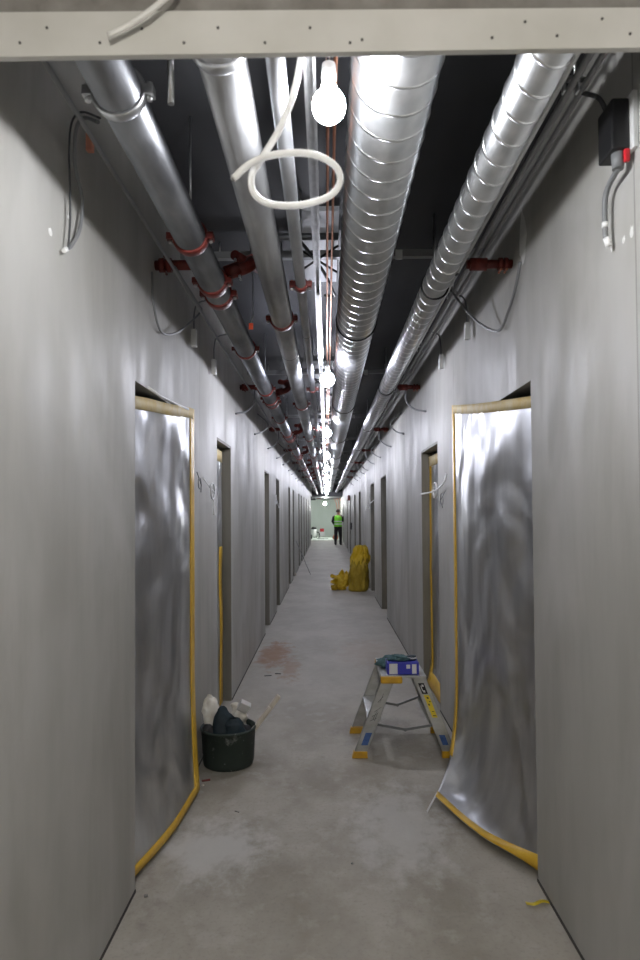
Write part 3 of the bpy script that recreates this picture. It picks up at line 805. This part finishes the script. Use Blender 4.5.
yl = on_stile(1, -.40, .42, .262, .408, M_YLAB, 'yellow_label', sr)
for (a0, a1, z0, z1) in ((-.1, .2, .384, .394), (-.25, -.02, .340, .352), (.05, .28, .362, .368), (-.2, .3, .272, .277), (-.1, .25, .300, .304)): on_stile(1, a0, a1, z0, z1, M_BLACK, 'label_mark', yl, .0022)
# scribbled pen marks on the left front stile
b = MB()
def XS(s, z): return LX - (.284 - .184 * (z - .035) / .483) + s * .042
for (s0, z0, s1, z1) in ((-.3, .30, .5, .33), (-.4, .27, .3, .29), (-.1, .25, .1, .31), (-.5, .24, .4, .26), (.2, .24, .3, .30), (-.3, .36, .2, .40), (.0, .36, .1, .42)):
    b.tube([(XS(s0, z0), YF - .0008, z0), (XS(s1, z1), YF - .0008, z1)], .0014, 5)
b.build('pen_mark', M_SCREW, sl)
# platform and treads
b = MB(); b.box(LX - .150, LX + .142, YF - .012, YBk + .012, .520, .535)
b.box(LX - .150, LX - .144, YF - .012, YBk + .012, .495, .520); b.box(LX + .136, LX + .142, YF - .012, YBk + .012, .495, .520)
for i in range(6): b.box(LX - .145 + i * .024, LX - .137 + i * .024, YF - .008, YBk + .008, .535, .5375)
b.build('platform', M_ALU, t, bevel=.002)
MB().box(LX - .154, LX - .012, YF - .018, YF + .025, .484, .534).build('corner_cap', M_YEL, t, bevel=.010)
MB().box(LX - .154, LX - .012, YBk - .025, YBk + .018, .484, .534).build('corner_cap', M_YEL, t, bevel=.010)
for s in (-1, 1):
    z = .262; xc = LX + s * (.284 - .184 * (z - .035) / .483)
    b = MB().box(xc - .045, xc + .045, YF + .004, YBk - .004, z - .004, z + .004)
    b.box(xc - .045, xc - .041, YF + .004, YBk - .004, z - .030, z); b.box(xc + .041, xc + .045, YF + .004, YBk - .004, z - .030, z)
    for i in range(4): b.box(xc - .035 + i * .022, xc - .028 + i * .022, YF + .006, YBk - .006, z + .004, z + .006)
    b.build('tread', M_ALU, t, bevel=.001)
def brace(y, z0, z1, n):
    xl = LX - .284 + .184 * (z0 - .035) / .483 + .03; xr = LX + .284 - .184 * (z1 - .035) / .483 - .03
    xm = LX + .005; zm = min(z0, z1) - .03
    b = MB()
    for (a, c) in (((xl, z0), (xm, zm)), ((xm, zm), (xr, z1))):
        b.hexa([(a[0], y, a[1] - .008), (c[0], y, c[1] - .008), (c[0], y + .004, c[1] - .008), (a[0], y + .004, a[1] - .008)], [(a[0], y, a[1] + .008), (c[0], y, c[1] + .008), (c[0], y + .004, c[1] + .008), (a[0], y + .004, a[1] + .008)])
    b.tube([(xm, y - .004, zm), (xm, y + .008, zm)], .011, 10)
    b.build('spreader_bar', M_ALUD, t)
brace(YF + .012, .215, .21, 0); brace(YBk - .03, .235, .265, 1)

# things on the ladder
bx = thing('blue_box', (LX - .0, YF + .06, .5375), 'small blue cardboard box with white labels on top of the ladder', 'box')
x0, x1, y0, y1, z0, z1 = LX - .108, LX + .098, YF + .005, YF + .145, .5378, .618
MB().box(x0, x1, y0, y1, z0, z1).build('carton', M_BOXB, bx, bevel=.003)
for (a, c, e, g) in ((.06, .32, .05, .90), (.60, .72, .50, .82), (.78, .92, .08, .85)):
    MB().box(x0 + (x1 - x0) * a, x0 + (x1 - x0) * c, y0 - .001, y0 + .001, z0 + (z1 - z0) * e, z0 + (z1 - z0) * g).build('paper_label', M_LABW, bx)
MB().box(x0 + .02, x1 - .02, y0 + .045, y0 + .095, z1 - .001, z1 + .001).build('seal_strip', M_BLUEP, bx)
def blob(name, m, c, s, amp, fr, label, cat, seed=0, nu=28, nv=18):
    def f(u, v):
        th = 2 * PI * u; ph = PI * (v - .5)
        d = Vector((math.cos(th) * math.cos(ph), math.sin(th) * math.cos(ph), math.sin(ph)))
        k = 1 + amp * noise.noise(d * fr + Vector((seed, seed, 0))) + amp * .5 * noise.noise(d * fr * 2.7 + Vector((seed, 3, 0)))
        p = Vector((d.x * s[0], d.y * s[1], d.z * s[2])) * k
        if p.z < -s[2] * .6: p.z = -s[2] * .6
        return Vector(c) + p
    o = MB().grid(f, nu, nv).build(name, m, origin=c)
    if label: tag(o, label, cat)
    return o
blob('work_glove', M_GLOVE, (LX - .035, YF + .232, .565), (.115, .078, .046), .45, 2.2, 'teal work gloves bunched behind the blue box on the ladder', 'gloves', 2)
blob('rag', M_GLOVE, (LX - .030, YF + .078, .6305), (.075, .055, .021), .5, 2.6, 'dark teal rag lying on the blue box', 'rag', 5)
g = thing('tape_roll', (LX + .062, YF + .075, .619), 'small dark roll with a white band resting on the right end of the blue box', 'roll')
MB().lathe([(.012, 0), (.030, 0), (.030, .026), (.012, .026)], 24, (LX + .060, YF + .075, .6195)).build('roll_body', M_NAVY, g)
MB().lathe([(.0302, .010), (.0312, .010), (.0312, .020), (.0302, .020)], 24, (LX + .060, YF + .075, .6195)).build('roll_band', M_LABW, g)

# ------------------------------------------------------------------ bucket with rubbish
BX, BY = -.640, 4.135
t = thing('mortar_bucket', (BX, BY, 0), 'black round mortar bucket full of rubbish on the floor beside the left wall', 'bucket')
MB().lathe([(0, 0), (.148, 0), (.157, .006), (.163, .03), (.172, .222), (.177, .224), (.178, .236), (.172, .240), (.166, .236), (.157, .03), (.150, .012), (0, .012)], 56, (BX, BY, 0)).build('bucket_shell', M_BUCK, t)
for s in (-1, 1):
    b = MB(); a = R(100) * s
    c = Vector((BX + math.cos(a) * .181, BY + math.sin(a) * .188, .205))
    tn = Vector((-math.sin(a), math.cos(a), 0)); od = Vector((math.cos(a), math.sin(a), 0))
    if s > 0: b.tube([c - tn * .04 - od * .012 + Vector((0, 0, .015)), c - tn * .035 + od * .006, c + tn * .035 + od * .006, c + tn * .04 - od * .012 + Vector((0, 0, .015))], .006, 8); b.build('bucket_handle', M_BUCK, t)
def crumple(name, m, pts_w, label, cat, thick=.004, seed=1, fold=.018):
    """crumpled upright sheet: pts_w = list of (centre, half-width vector)"""
    n = len(pts_w)
    def f(u, v):
        i = min(int(v * (n - 1)), n - 2); k = v * (n - 1) - i
        c = Vector(pts_w[i][0]).lerp(Vector(pts_w[i + 1][0]), k); w = Vector(pts_w[i][1]).lerp(Vector(pts_w[i + 1][1]), k)
        a = 2 * PI * u
        d = Vector((w.x, w.y, w.z)); e = Vector((-w.y, w.x, 0)) * .5 + Vector((0, 0, 0))
        p = c + d * math.cos(a) + e * math.sin(a)
        q = noise.noise_vector(p * 22 + Vector((seed, 0, 0)))
        return p + q * fold + noise.noise_vector(p * 55) * fold * .4
    b = MB().grid(f, 30, 20)
    return tag(b.build(name, m, origin=pts_w[0][0]), label, cat)
def L(dx, dy, z): return (BX + dx, BY + dy, z)
crumple('paper_sack', M_PAPER, [(L(-.095, -.03, .04), (.045, .02, 0)), (L(-.10, -.02, .22), (.045, .02, 0)), (L(-.105, -.01, .33), (.055, .02, 0)), (L(-.115, .0, .39), (.04, .01, 0)), (L(-.125, .0, .435), (.012, .01, 0))], 'crumpled white paper sack sticking up at the left of the bucket', 'paper sack', seed=3)
crumple('navy_cloth', M_NAVY, [(L(-.02, -.06, .05), (.075, .02, 0)), (L(-.015, -.07, .20), (.080, .02, 0)), (L(-.020, -.06, .30), (.062, .02, 0)), (L(-.030, -.05, .365), (.028, .01, 0)), (L(-.035, -.05, .378), (.008, .01, 0))], 'dark navy fabric standing at the middle of the bucket', 'cloth', seed=6, fold=.010)
crumple('rubber_boot', M_NAVY, [(L(.06, -.08, .05), (.05, .02, 0)), (L(.065, -.085, .20), (.062, .02, 0)), (L(.055, -.085, .275), (.055, .02, 0)), (L(.045, -.085, .31), (.02, .01, 0))], 'black rubbery rag at the right front of the bucket', 'rag', seed=9, fold=.012)
crumple('paper_scrap', M_PAPER, [(L(.03, .05, .10), (.04, .02, 0)), (L(.05, .05, .26), (.05, .02, 0)), (L(.06, .05, .33), (.045, .02, 0)), (L(.035, .05, .37), (.012, .01, 0))], 'crumpled pale paper scrap behind the navy cloth in the bucket', 'paper', seed=12, fold=.03)
b = MB(); q = L(.095, .03, .35)
M_ = Matrix.Translation(q) @ Euler((.5, .5, .3)).to_matrix().to_4x4()
b.box(-.036, .036, -.020, .020, -.034, .034, M_); tag(b.build('white_carton', M_LABW, origin=q, bevel=.004), 'small bluish white carton on the rubbish in the bucket', 'carton')
def stick(a, c, w, h, label, m=M_WOOD):
    a, c = Vector(a), Vector(c); d = (c - a); l = d.length
    M_ = Matrix.Translation(a) @ d.to_track_quat('Z', 'Y').to_matrix().to_4x4()
    return tag(MB().box(-w, w, -h, h, 0, l, M_).build('wood_batten', m, origin=a, bevel=.003), label, 'batten')
stick(L(.055, .045, .06), L(.320, .08, .405), .022, .014, 'longest pale wood batten leaning out of the bucket to the right')
stick(L(.095, .005, .12), L(.262, .03, .345), .017, .011, 'shorter wood batten leaning out of the bucket below the longest one')
blob('crumpled_bag', M_RUBBER, L(-.115, -.085, .235), (.035, .03, .035), .5, 3, 'small black crumpled bag at the left rim of the bucket', 'bag', 4, 18, 12)
blob('crumpled_bag', M_RUBBER, L(-.0, .02, .16), (.13, .12, .10), .3, 3, 'dark crumpled bag lining the inside of the bucket under the rubbish', 'bag', 8, 24, 16)

# ------------------------------------------------------------------ yellow sacks
def sack(c, w, d, h, m1, m2, label, lean=0, seed=0, neck=.7):
    t = thing('rubbish_sack', c, label, 'sack')
    c = Vector(c)
    def shape(p, k, frill=0):
        a = math.atan2(p.y, p.x)
        q = noise.noise(Vector((math.cos(a) * 1.3, math.sin(a) * 1.3, p.z * 4 + seed)))
        ple = math.sin(a * 13 + seed + 3 * q) * k
        s = 1 + .13 * q + ple
        return Vector((p.x * w * s + lean * p.z * p.z, p.y * d * s, p.z * h)) + noise.noise_vector(Vector((p.x * 3, p.y * 3, p.z * 7 + seed))) * .03 * min(1, p.z * 6) + noise.noise_vector(Vector((p.x * 7, p.y * 7, p.z * 16 + seed))) * (.005 + .030 * max(0, p.z - .5))
    body = [(0, 0), (.88, 0), (1.02, .04), (1.06, .15), (1.04, .35), (1.0, .50), (.96, .60), (.88, .68), (.72, neck + .03)]
    def dens(pr, n=4):
        o = []
        for i in range(len(pr) - 1):
            for k in range(n): o.append((pr[i][0] + (pr[i + 1][0] - pr[i][0]) * k / n, pr[i][1] + (pr[i + 1][1] - pr[i][1]) * k / n))
        return o + [pr[-1]]
    MB().lathe(dens(body), 56, c, fn=lambda p: shape(p, .02)).build('sack_body', m1, t)
    top = [(.78, .50), (.93, .60), (.92, .74), (.80, .81), (.74, .86), (.72, .92), (.58, .99), (.35, 1.0), (.05, .95)]
    MB().lathe(dens(top), 72, c, fn=lambda p: shape(p, .09)).build('gathered_top', m2, t)
    return t
cs = atZ(358.5, 591, 0)
sack((cs.x, cs.y, 0), .195, .17, .92, M_BAG, M_BAGT, 'large upright yellow rubbish sack leaning by the right wall', .055, 1)
cs = atZ(342, 589.5, 0)
t = thing('rubbish_sack', (cs.x, cs.y, 0), 'small crumpled yellow plastic sack on the floor left of the large one', 'sack')
def f(u, v):
    th = 2 * PI * u; ph = PI * (v - .5); d = Vector((math.cos(th) * math.cos(ph), math.sin(th) * math.cos(ph), math.sin(ph)))
    k = 1 + .35 * noise.noise(d * 2.2) + .30 * noise.noise(d * 6) + .12 * noise.noise(d * 15); p = Vector((d.x * .15, d.y * .15, d.z * .19)) * k
    p.x += .05 * max(0, p.z) * 2
    return Vector((cs.x + p.x, cs.y + p.y, max(0.001, p.z + .17)))
MB().grid(f, 60, 36).build('sack_body', M_BAGT, t)
def f(u, v):      # ragged gathered neck lying over to the left
    a = 2 * PI * u; r = (.05 + .11 * v) * (1 + .16 * math.sin(11 * a) * v + .10 * math.sin(5 * a + 1) * v)
    c_ = Vector((cs.x - .06 - .13 * v, cs.y - .03, .17 - .03 * v))
    return c_ + Vector((-.05 * v * math.sin(7 * a), math.cos(a) * r, math.sin(a) * r)) + noise.noise_vector(Vector((u * 9, v * 4, 4))) * .03
b = MB().grid(f, 90, 8); b.v = [(x, y, max(.002, z)) for (x, y, z) in b.v]; b.build('open_mouth', M_BAGT, t, solid=.002)

# ------------------------------------------------------------------ small litter
def litter(name, px, py, s, m, label, cat, rz=0):
    p = atZ(px, py, 0)
    M_ = Matrix.Translation((p.x, p.y, s[2] / 2 + .0005)) @ Matrix.Rotation(rz, 4, 'Z')
    return tag(MB().box(-s[0] / 2, s[0] / 2, -s[1] / 2, s[1] / 2, -s[2] / 2, s[2] / 2, M_).build(name, m, origin=(p.x, p.y, 0), bevel=min(s) * .3), label, cat)
p = atZ(427, 812, 0); q = Vector((.60, 3.60, .035))
tag(MB().hexa([p + Vector((0, -.012, 0)), q + Vector((0, -.012, 0)), q + Vector((0, .012, 0)), p + Vector((0, .012, 0))], [p + Vector((0, -.012, .003)), q + Vector((0, -.012, .003)), q + Vector((0, .012, .003)), p + Vector((0, .012, .003))]).build('tape_strip', M_LABW, origin=p), 'white paper strip poking out from the curled corner of the foil', 'paper strip')
pts = [atZ(526, 903, .004), atZ(534, 904, .02), atZ(542, 901, .012), atZ(549, 902, .004)]
b = MB(); w = Vector((0, .010, 0)); vs = []
for a in spline(pts, 4): vs += [a - w, a + w]
n = len(vs) // 2
b.add(vs, [(2 * i, 2 * i + 2, 2 * i + 3, 2 * i + 1) for i in range(n - 1)], True)
tag(b.build('tape_scrap', M_YLAB, origin=pts[0], solid=.001), 'curled scrap of yellow tape on the floor by the near right wall', 'tape')
litter('wood_chip', 206, 781, (.05, .016, .008), M_RED, 'reddish brown chip on the floor in front of the bucket', 'chip', .4)
litter('wood_chip', 203, 786, (.014, .012, .006), M_WOOD, 'tiny pale chip on the floor between the chip and the left foil', 'chip', 1)
litter('wood_block', 291, 575, (.22, .4, .07), M_WOOD, 'pale wood block on the floor by the far left wall', 'wood block', .2)
litter('plaster_crumb', 146, 897, (.016, .014, .009), M_CONC, 'dark crumb on the floor nearest the camera by the left wall', 'crumb', .3)
litter('plaster_crumb', 237, 812, (.03, .006, .004), M_CONC, 'thin dark sliver on the floor before the bucket', 'crumb', -.5)
litter('plaster_crumb', 352, 864, (.010, .008, .005), M_CONC, 'small dark crumb in the middle of the near floor', 'crumb', .9)
litter('plaster_crumb', 268, 676, (.07, .012, .006), M_RUBBER, 'thin black sliver on the floor beyond the bucket, left of its twin', 'crumb', .2)
litter('plaster_crumb', 278, 674, (.06, .014, .006), M_RUBBER, 'thin black sliver on the floor beyond the bucket, right of its twin', 'crumb', -.2)
a = atZ(310.5, 574.5, .004)
tag(MB().tube([a, Vector((XL + .01, a.y + .4, .85))], .007, 8).build('thin_rod', M_GREYC, origin=a), 'thin dark rod leaning on the far left wall', 'rod')

# ------------------------------------------------------------------ far lobby things
def fl(px, py, Y): return at(px, py, Y)
p = fl(322, 531, 43.4)
c = thing('white_carton', (p.x, 43.5, 0), 'white carton on the lobby floor under the red crate', 'carton')
MB().box(p.x - .17, p.x + .19, 43.3, 43.7, .006, .30).build('carton_body', M_WHITE, c, bevel=.01)
MB().box(p.x - .172, p.x + .192, 43.49, 43.51, .295, .303).build('carton_tape', M_WOOD, c)
c = thing('red_crate', (p.x, 43.5, .30), 'red box standing on the white carton in the far lobby', 'crate')
b = MB().box(p.x - .13, p.x + .13, 43.36, 43.64, .304, .315)
for (a0, a1, b0, b1) in ((-.13, .13, 43.36, 43.37), (-.13, .13, 43.63, 43.64), (-.13, -.12, 43.36, 43.64), (.12, .13, 43.36, 43.64)): b.box(p.x + a0, p.x + a1, b0, b1, .304, .50)
b.build('crate_shell', M_REDP, c, bevel=.004)
MB().box(p.x - .135, p.x + .135, 43.355, 43.645, .50, .515).build('crate_lid', M_RED, c, bevel=.004)
# floor plank
p = fl(322.5, 538.5, 39); tag(MB().box(p.x - .33, p.x + .33, 38.9, 39.0, .0065, .03).build('dark_plank', M_NAVY, origin=(p.x, 38.95, 0), bevel=.004), 'thin dark plank lying on the pale floor of the lobby', 'plank')
# industrial vacuum
p = fl(314, 536, 40); vx = p.x
c = thing('wet_vacuum', (vx, 40, 0), 'white wet vacuum with black wheels and hose at the left of the lobby', 'vacuum')
MB().lathe([(0, .10), (.16, .10), (.18, .14), (.18, .50), (.16, .56), (0, .56)], 28, (vx, 40, 0)).build('tank', M_WHITE, c)
MB().lathe([(0, .56), (.17, .56), (.17, .62), (.12, .70), (0, .72)], 28, (vx, 40, 0)).build('motor_head', M_BLACK, c)
for (dx, dy_) in ((-.14, -.12), (.14, -.12), (0, .16)):
    MB().tube([(vx + dx - .02, 40 + dy_, .055), (vx + dx + .02, 40 + dy_, .055)], .05, 16).build('wheel', M_RUBBER, c)
MB().tube(spline([(vx + .16, 39.9, .40), (vx + .32, 39.8, .33), (vx + .36, 39.7, .10), (vx + .30, 39.6, .045)]), .028, 10).build('hose', M_RUBBER, c)
# tool case
MB_ = thing('tool_case', (vx - .15, 38.8, 0), 'black tool case on the floor at the left corner of the lobby', 'case')
MB().box(vx - .42, vx - .08, 38.6, 38.9, .0065, .26).build('case_body', M_BLACK, MB_, bevel=.02)
MB().tube([(vx - .32, 38.75, .255), (vx - .32, 38.75, .31), (vx - .18, 38.75, .31), (vx - .18, 38.75, .255)], .012, 8).build('case_handle', M_RUBBER, MB_)
# pole
tag(MB().tube([(vx - .16, 37.6, .006), (vx - .16, 37.6, 2.5)], .035, 16).build('support_pole', M_ZINC, origin=(vx - .16, 37.6, 0)), 'grey vertical pole at the left corner of the lobby', 'pole')
# fixtures and hoses overhead in the lobby
for i, (px, lab) in enumerate(((311.6, 'black valve under the lobby ceiling, left of its twin'), (314.4, 'black valve under the lobby ceiling, right of its twin'))):
    p = fl(px, 499.3, 37.8)
    v = thing('ceiling_valve', p, lab, 'valve')
    MB().box(p.x - .08, p.x + .08, p.y - .06, p.y + .06, p.z - .05, p.z + .05).build('valve_body', M_BLACK, v, bevel=.015)
    MB().tube([p + Vector((0, 0, .04)), (p.x, p.y, 2.5)], .02, 8).build('valve_stem', M_BLACK, v)
p = fl(318.5, 498.5, 37.9)
tag(MB().tube([(p.x - .12, p.y, p.z), (p.x + .16, p.y, p.z), (p.x + .2, p.y, p.z + .06), (p.x + .2, p.y, 2.5)], .03, 10).build('red_pipe', M_RED, origin=p), 'short red pipe bend under the lobby ceiling', 'pipe')
for i, (xa, xb, lab) in enumerate(((333, 337, 'leftmost orange hose hanging in the far right corner above the person'), (336, 339, 'middle orange hose hanging in the far right corner above the person'), (339, 342, 'rightmost orange hose hanging in the far right corner above the person'))):
    pts = spline([fl(xa, 497.5, 42.5 - i * .6), fl(xa + 2.5, 501 + i, 42.5 - i * .6), fl(xb, 508 + i, 42.5 - i * .6), fl(xb + .5, 518, 42.5 - i * .6)], 6)
    pts = [Vector((pts[0].x, pts[0].y, 2.5))] + pts
    tag(MB().tube(pts, .020, 10).build('orange_hose', M_ORANGE, origin=pts[0]), lab, 'hose')
tag(blob('debris_bag', M_ORANGE, (fl(335.5, 535, 38).x, 38, .12), (.16, .16, .19), .3, 2.5, None, None, 3), 'pinkish bag on the lobby floor beside the person', 'bag')

# ------------------------------------------------------------------ person (seen from behind, turned to the right wall)
PX, PY = .555, 31.5
per = thing('person', (PX, PY, 0), 'person in green hi-vis vest and dark trousers standing far down the corridor', 'person')
per.rotation_euler.z = R(-12)       # +Y of the figure is where it faces
def skin(name, verts, edges, radii, m, root=0, sub=2):
    me = bpy.data.meshes.new(name); me.from_pydata(verts, edges, []); me.materials.append(m)
    o = bpy.data.objects.new(name, me); COL.objects.link(o); o.parent = per
    sk = o.modifiers.new('skin', 'SKIN'); sk.use_smooth_shade = True
    lay = me.skin_vertices[0] if me.skin_vertices else None
    if lay is None:
        bpy.context.view_layer.objects.active = o
    for i, r in enumerate(radii):
        me.skin_vertices[0].data[i].radius = (r, r) if not isinstance(r, tuple) else r
    me.skin_vertices[0].data[root].use_root = True
    s_ = o.modifiers.new('sub', 'SUBSURF'); s_.levels = s_.render_levels = sub
    return o
V = [(0, 0, .93), (0, .01, 1.10), (0, 0, 1.28), (0, -.01, 1.40), (0, 0, 1.50), (0, .02, 1.56), (0, .02, 1.64), (0, .02, 1.70)]
E = [(i, i + 1) for i in range(7)]
RR = [(.15, .11), (.135, .10), (.155, .105), (.14, .085), (.055, .055), (.07, .08), (.075, .092), (.055, .07)]
def chain(start, pts, rads):
    p = start
    for q, r in zip(pts, rads):
        V.append(q); RR.append(r); E.append((p, len(V) - 1)); p = len(V) - 1
    return p
for s in (-1, 1):
    chain(0, [(s * .09, 0, .86), (s * .11, .02 * s, .50), (s * .12, .03 * s - .02, .10), (s * .125, .03 * s + .02, .045), (s * .135, .03 * s + .13, .035)], [.085, .062, .042, .04, .036])
    if s < 0:
        w_ = chain(3, [(-.17, 0, 1.40), (-.25, -.08, 1.15), (-.22, .12, 1.02), (-.21, .18, 1.00)], [.055, .042, .030, .028])
        base = Vector((-.21, .20, 1.0)); dr = Vector((.1, .9, -.2))
    else:
        w_ = chain(3, [(.17, 0, 1.40), (.20, .14, 1.18), (.12, .28, 1.32), (.11, .33, 1.35)], [.055, .042, .030, .028])
        base = Vector((.11, .34, 1.36)); dr = Vector((-.1, .9, .35))
    dr.normalize(); sd = dr.cross(Vector((0, 0, 1))).normalized()
    pm = chain(w_, [tuple(base + dr * .03)], [.030])
    for k in range(4):
        o_ = (k - 1.5) * .02; ln = (.068, .078, .072, .056)[k]
        chain(pm, [tuple(base + dr * .05 + sd * o_), tuple(base + dr * (.05 + ln * .6) + sd * o_ - Vector((0, 0, .008))), tuple(base + dr * (.05 + ln) + sd * o_ - Vector((0, 0, .024)))], [.009, .0085, .007])
    chain(pm, [tuple(base + dr * .03 - sd * .045 * s - Vector((0, 0, .01))), tuple(base + dr * .065 - sd * .055 * s - Vector((0, 0, .02)))], [.010, .008])
# nose and ears
chain(6, [(0, .115, 1.635)], [.014])
skin('body', V, E, RR, M_SKIN)
# clothes: shaped shells following the limbs
def shell(name, m, chains, parent=per, n=20, lab=None):
    b = MB()
    for (pts, rad) in chains:
        vs = []; mm = len(pts)
        for (p, r) in zip(pts, rad):
            rx, ry = r if isinstance(r, tuple) else (r, r)
            for k in range(n):
                a = 2 * PI * k / n; vs.append((p[0] + rx * math.cos(a), p[1] + ry * math.sin(a), p[2]))
        b.add(vs, [(i * n + k, i * n + (k + 1) % n, (i + 1) * n + (k + 1) % n, (i + 1) * n + k) for i in range(mm - 1) for k in range(n)], True)
        nb = len(b.v) - mm * n
        b.f.append(tuple(nb + k for k in range(n))[::-1]); b.sm.append(True); b.f.append(tuple(nb + (mm - 1) * n + k for k in range(n))); b.sm.append(True)
    me = bpy.data.meshes.new(name); me.from_pydata(b.v, [], b.f); me.polygons.foreach_set('use_smooth', b.sm); me.materials.append(m)
    o = bpy.data.objects.new(name, me); COL.objects.link(o); o.parent = parent
    if lab: o['label'] = lab
    return o
shell('trousers', M_TROU, [([(s * .125, .03 * s - .01, .075), (s * .12, .03 * s - .01, .30), (s * .11, .02 * s, .50), (s * .095, 0, .75), (s * .085, 0, .90)], [.065, .07, .082, .10, .108]) for s in (-1, 1)] + [([(0, 0, .80), (0, 0, .90), (0, 0, 1.02)], [(.17, .12), (.185, .135), (.17, .125)])])
vest = shell('vest', M_HIVIS, [([(0, 0, .90), (0, 0, 1.0), (0, 0, 1.12), (0, 0, 1.28), (0, -.005, 1.38), (0, -.005, 1.44), (0, 0, 1.475)], [(.20, .15), (.195, .15), (.185, .14), (.205, .145), (.205, .125), (.15, .095), (.07, .07)])])
for z in (1.00, 1.13): shell('reflective_band', M_REFL, [([(0, 0, z), (0, 0, z + .055)], [(.203, .157), (.203, .157)])], vest)
def limb(name, m, pts, rads):
    b = MB().tube(pts, rads, 14); me = bpy.data.meshes.new(name); me.from_pydata([tuple(v) for v in b.v], [], b.f); me.polygons.foreach_set('use_smooth', b.sm); me.materials.append(m)
    o = bpy.data.objects.new(name, me); COL.objects.link(o); o.parent = per; return o
limb('sleeve', M_TROU, [(-.13, 0, 1.41), (-.20, -.02, 1.36), (-.255, -.08, 1.15), (-.235, .03, 1.08), (-.22, .14, 1.01)], [.06, .075, .060, .055, .042])
limb('sleeve', M_TROU, [(.13, 0, 1.41), (.20, .04, 1.36), (.205, .14, 1.18), (.16, .21, 1.25), (.125, .28, 1.315)], [.06, .075, .060, .055, .042])
for s in (-1, 1):
    limb('boot', M_RUBBER, [(s * .122, .03 * s - .03, .16), (s * .122, .03 * s - .03, .065), (s * .128, .03 * s + .05, .05), (s * .135, .03 * s + .16, .045)], [.058, .062, .052, .044])
b = MB(); hp = Vector((0, .02, 1.64))
def f(u, v):
    th = 2 * PI * u; ph = PI * (.02 + v * .55)
    return hp + Vector((math.cos(th) * math.sin(ph) * .098, math.sin(th) * math.sin(ph) * .112 - .012, math.cos(ph) * .115 + .005)) + Vector((0, (-.02 if math.sin(th) > .3 else 0) * v, (.05 if math.sin(th) > .3 else 0) * v))
b.grid(f, 24, 10); me = bpy.data.meshes.new('hair'); me.from_pydata([tuple(v) for v in b.v], [], b.f); me.polygons.foreach_set('use_smooth', b.sm); me.materials.append(M_HAIR)
o = bpy.data.objects.new('hair', me); COL.objects.link(o); o.parent = per
for s in (-1, 1):
    b = MB().lathe([(0, -.02), (.010, -.012), (.012, 0), (.010, .014), (0, .02)], 10, (s * .088, .02, 1.63)); me = bpy.data.meshes.new('ear'); me.from_pydata([tuple(v) for v in b.v], [], b.f); me.materials.append(M_SKIN)
    o = bpy.data.objects.new('ear', me); COL.objects.link(o); o.parent = per
    b = MB().lathe([(0, -.010), (.008, -.005), (.009, 0), (.008, .005), (0, .010)], 10, (s * .032, .108, 1.665)); me = bpy.data.meshes.new('eye'); me.from_pydata([tuple(v) for v in b.v], [], b.f); me.materials.append(M_BLACK)
    o = bpy.data.objects.new('eye', me); COL.objects.link(o); o.parent = per
b = MB().box(-.022, .022, .100, .112, 1.594, 1.600); me = bpy.data.meshes.new('mouth'); me.from_pydata(b.v, [], b.f); me.materials.append(M_RED)
o = bpy.data.objects.new('mouth', me); COL.objects.link(o); o.parent = per

# ------------------------------------------------------------------ world: closed building, only a trace of ambient
w = bpy.data.worlds.new('world'); S.world = w; w.use_nodes = True
w.node_tree.nodes['Background'].inputs[0].default_value = (.6, .65, .7, 1); w.node_tree.nodes['Background'].inputs[1].default_value = .05
for o in list(bpy.data.objects):        # unique suffix names are Blender's own
    pass
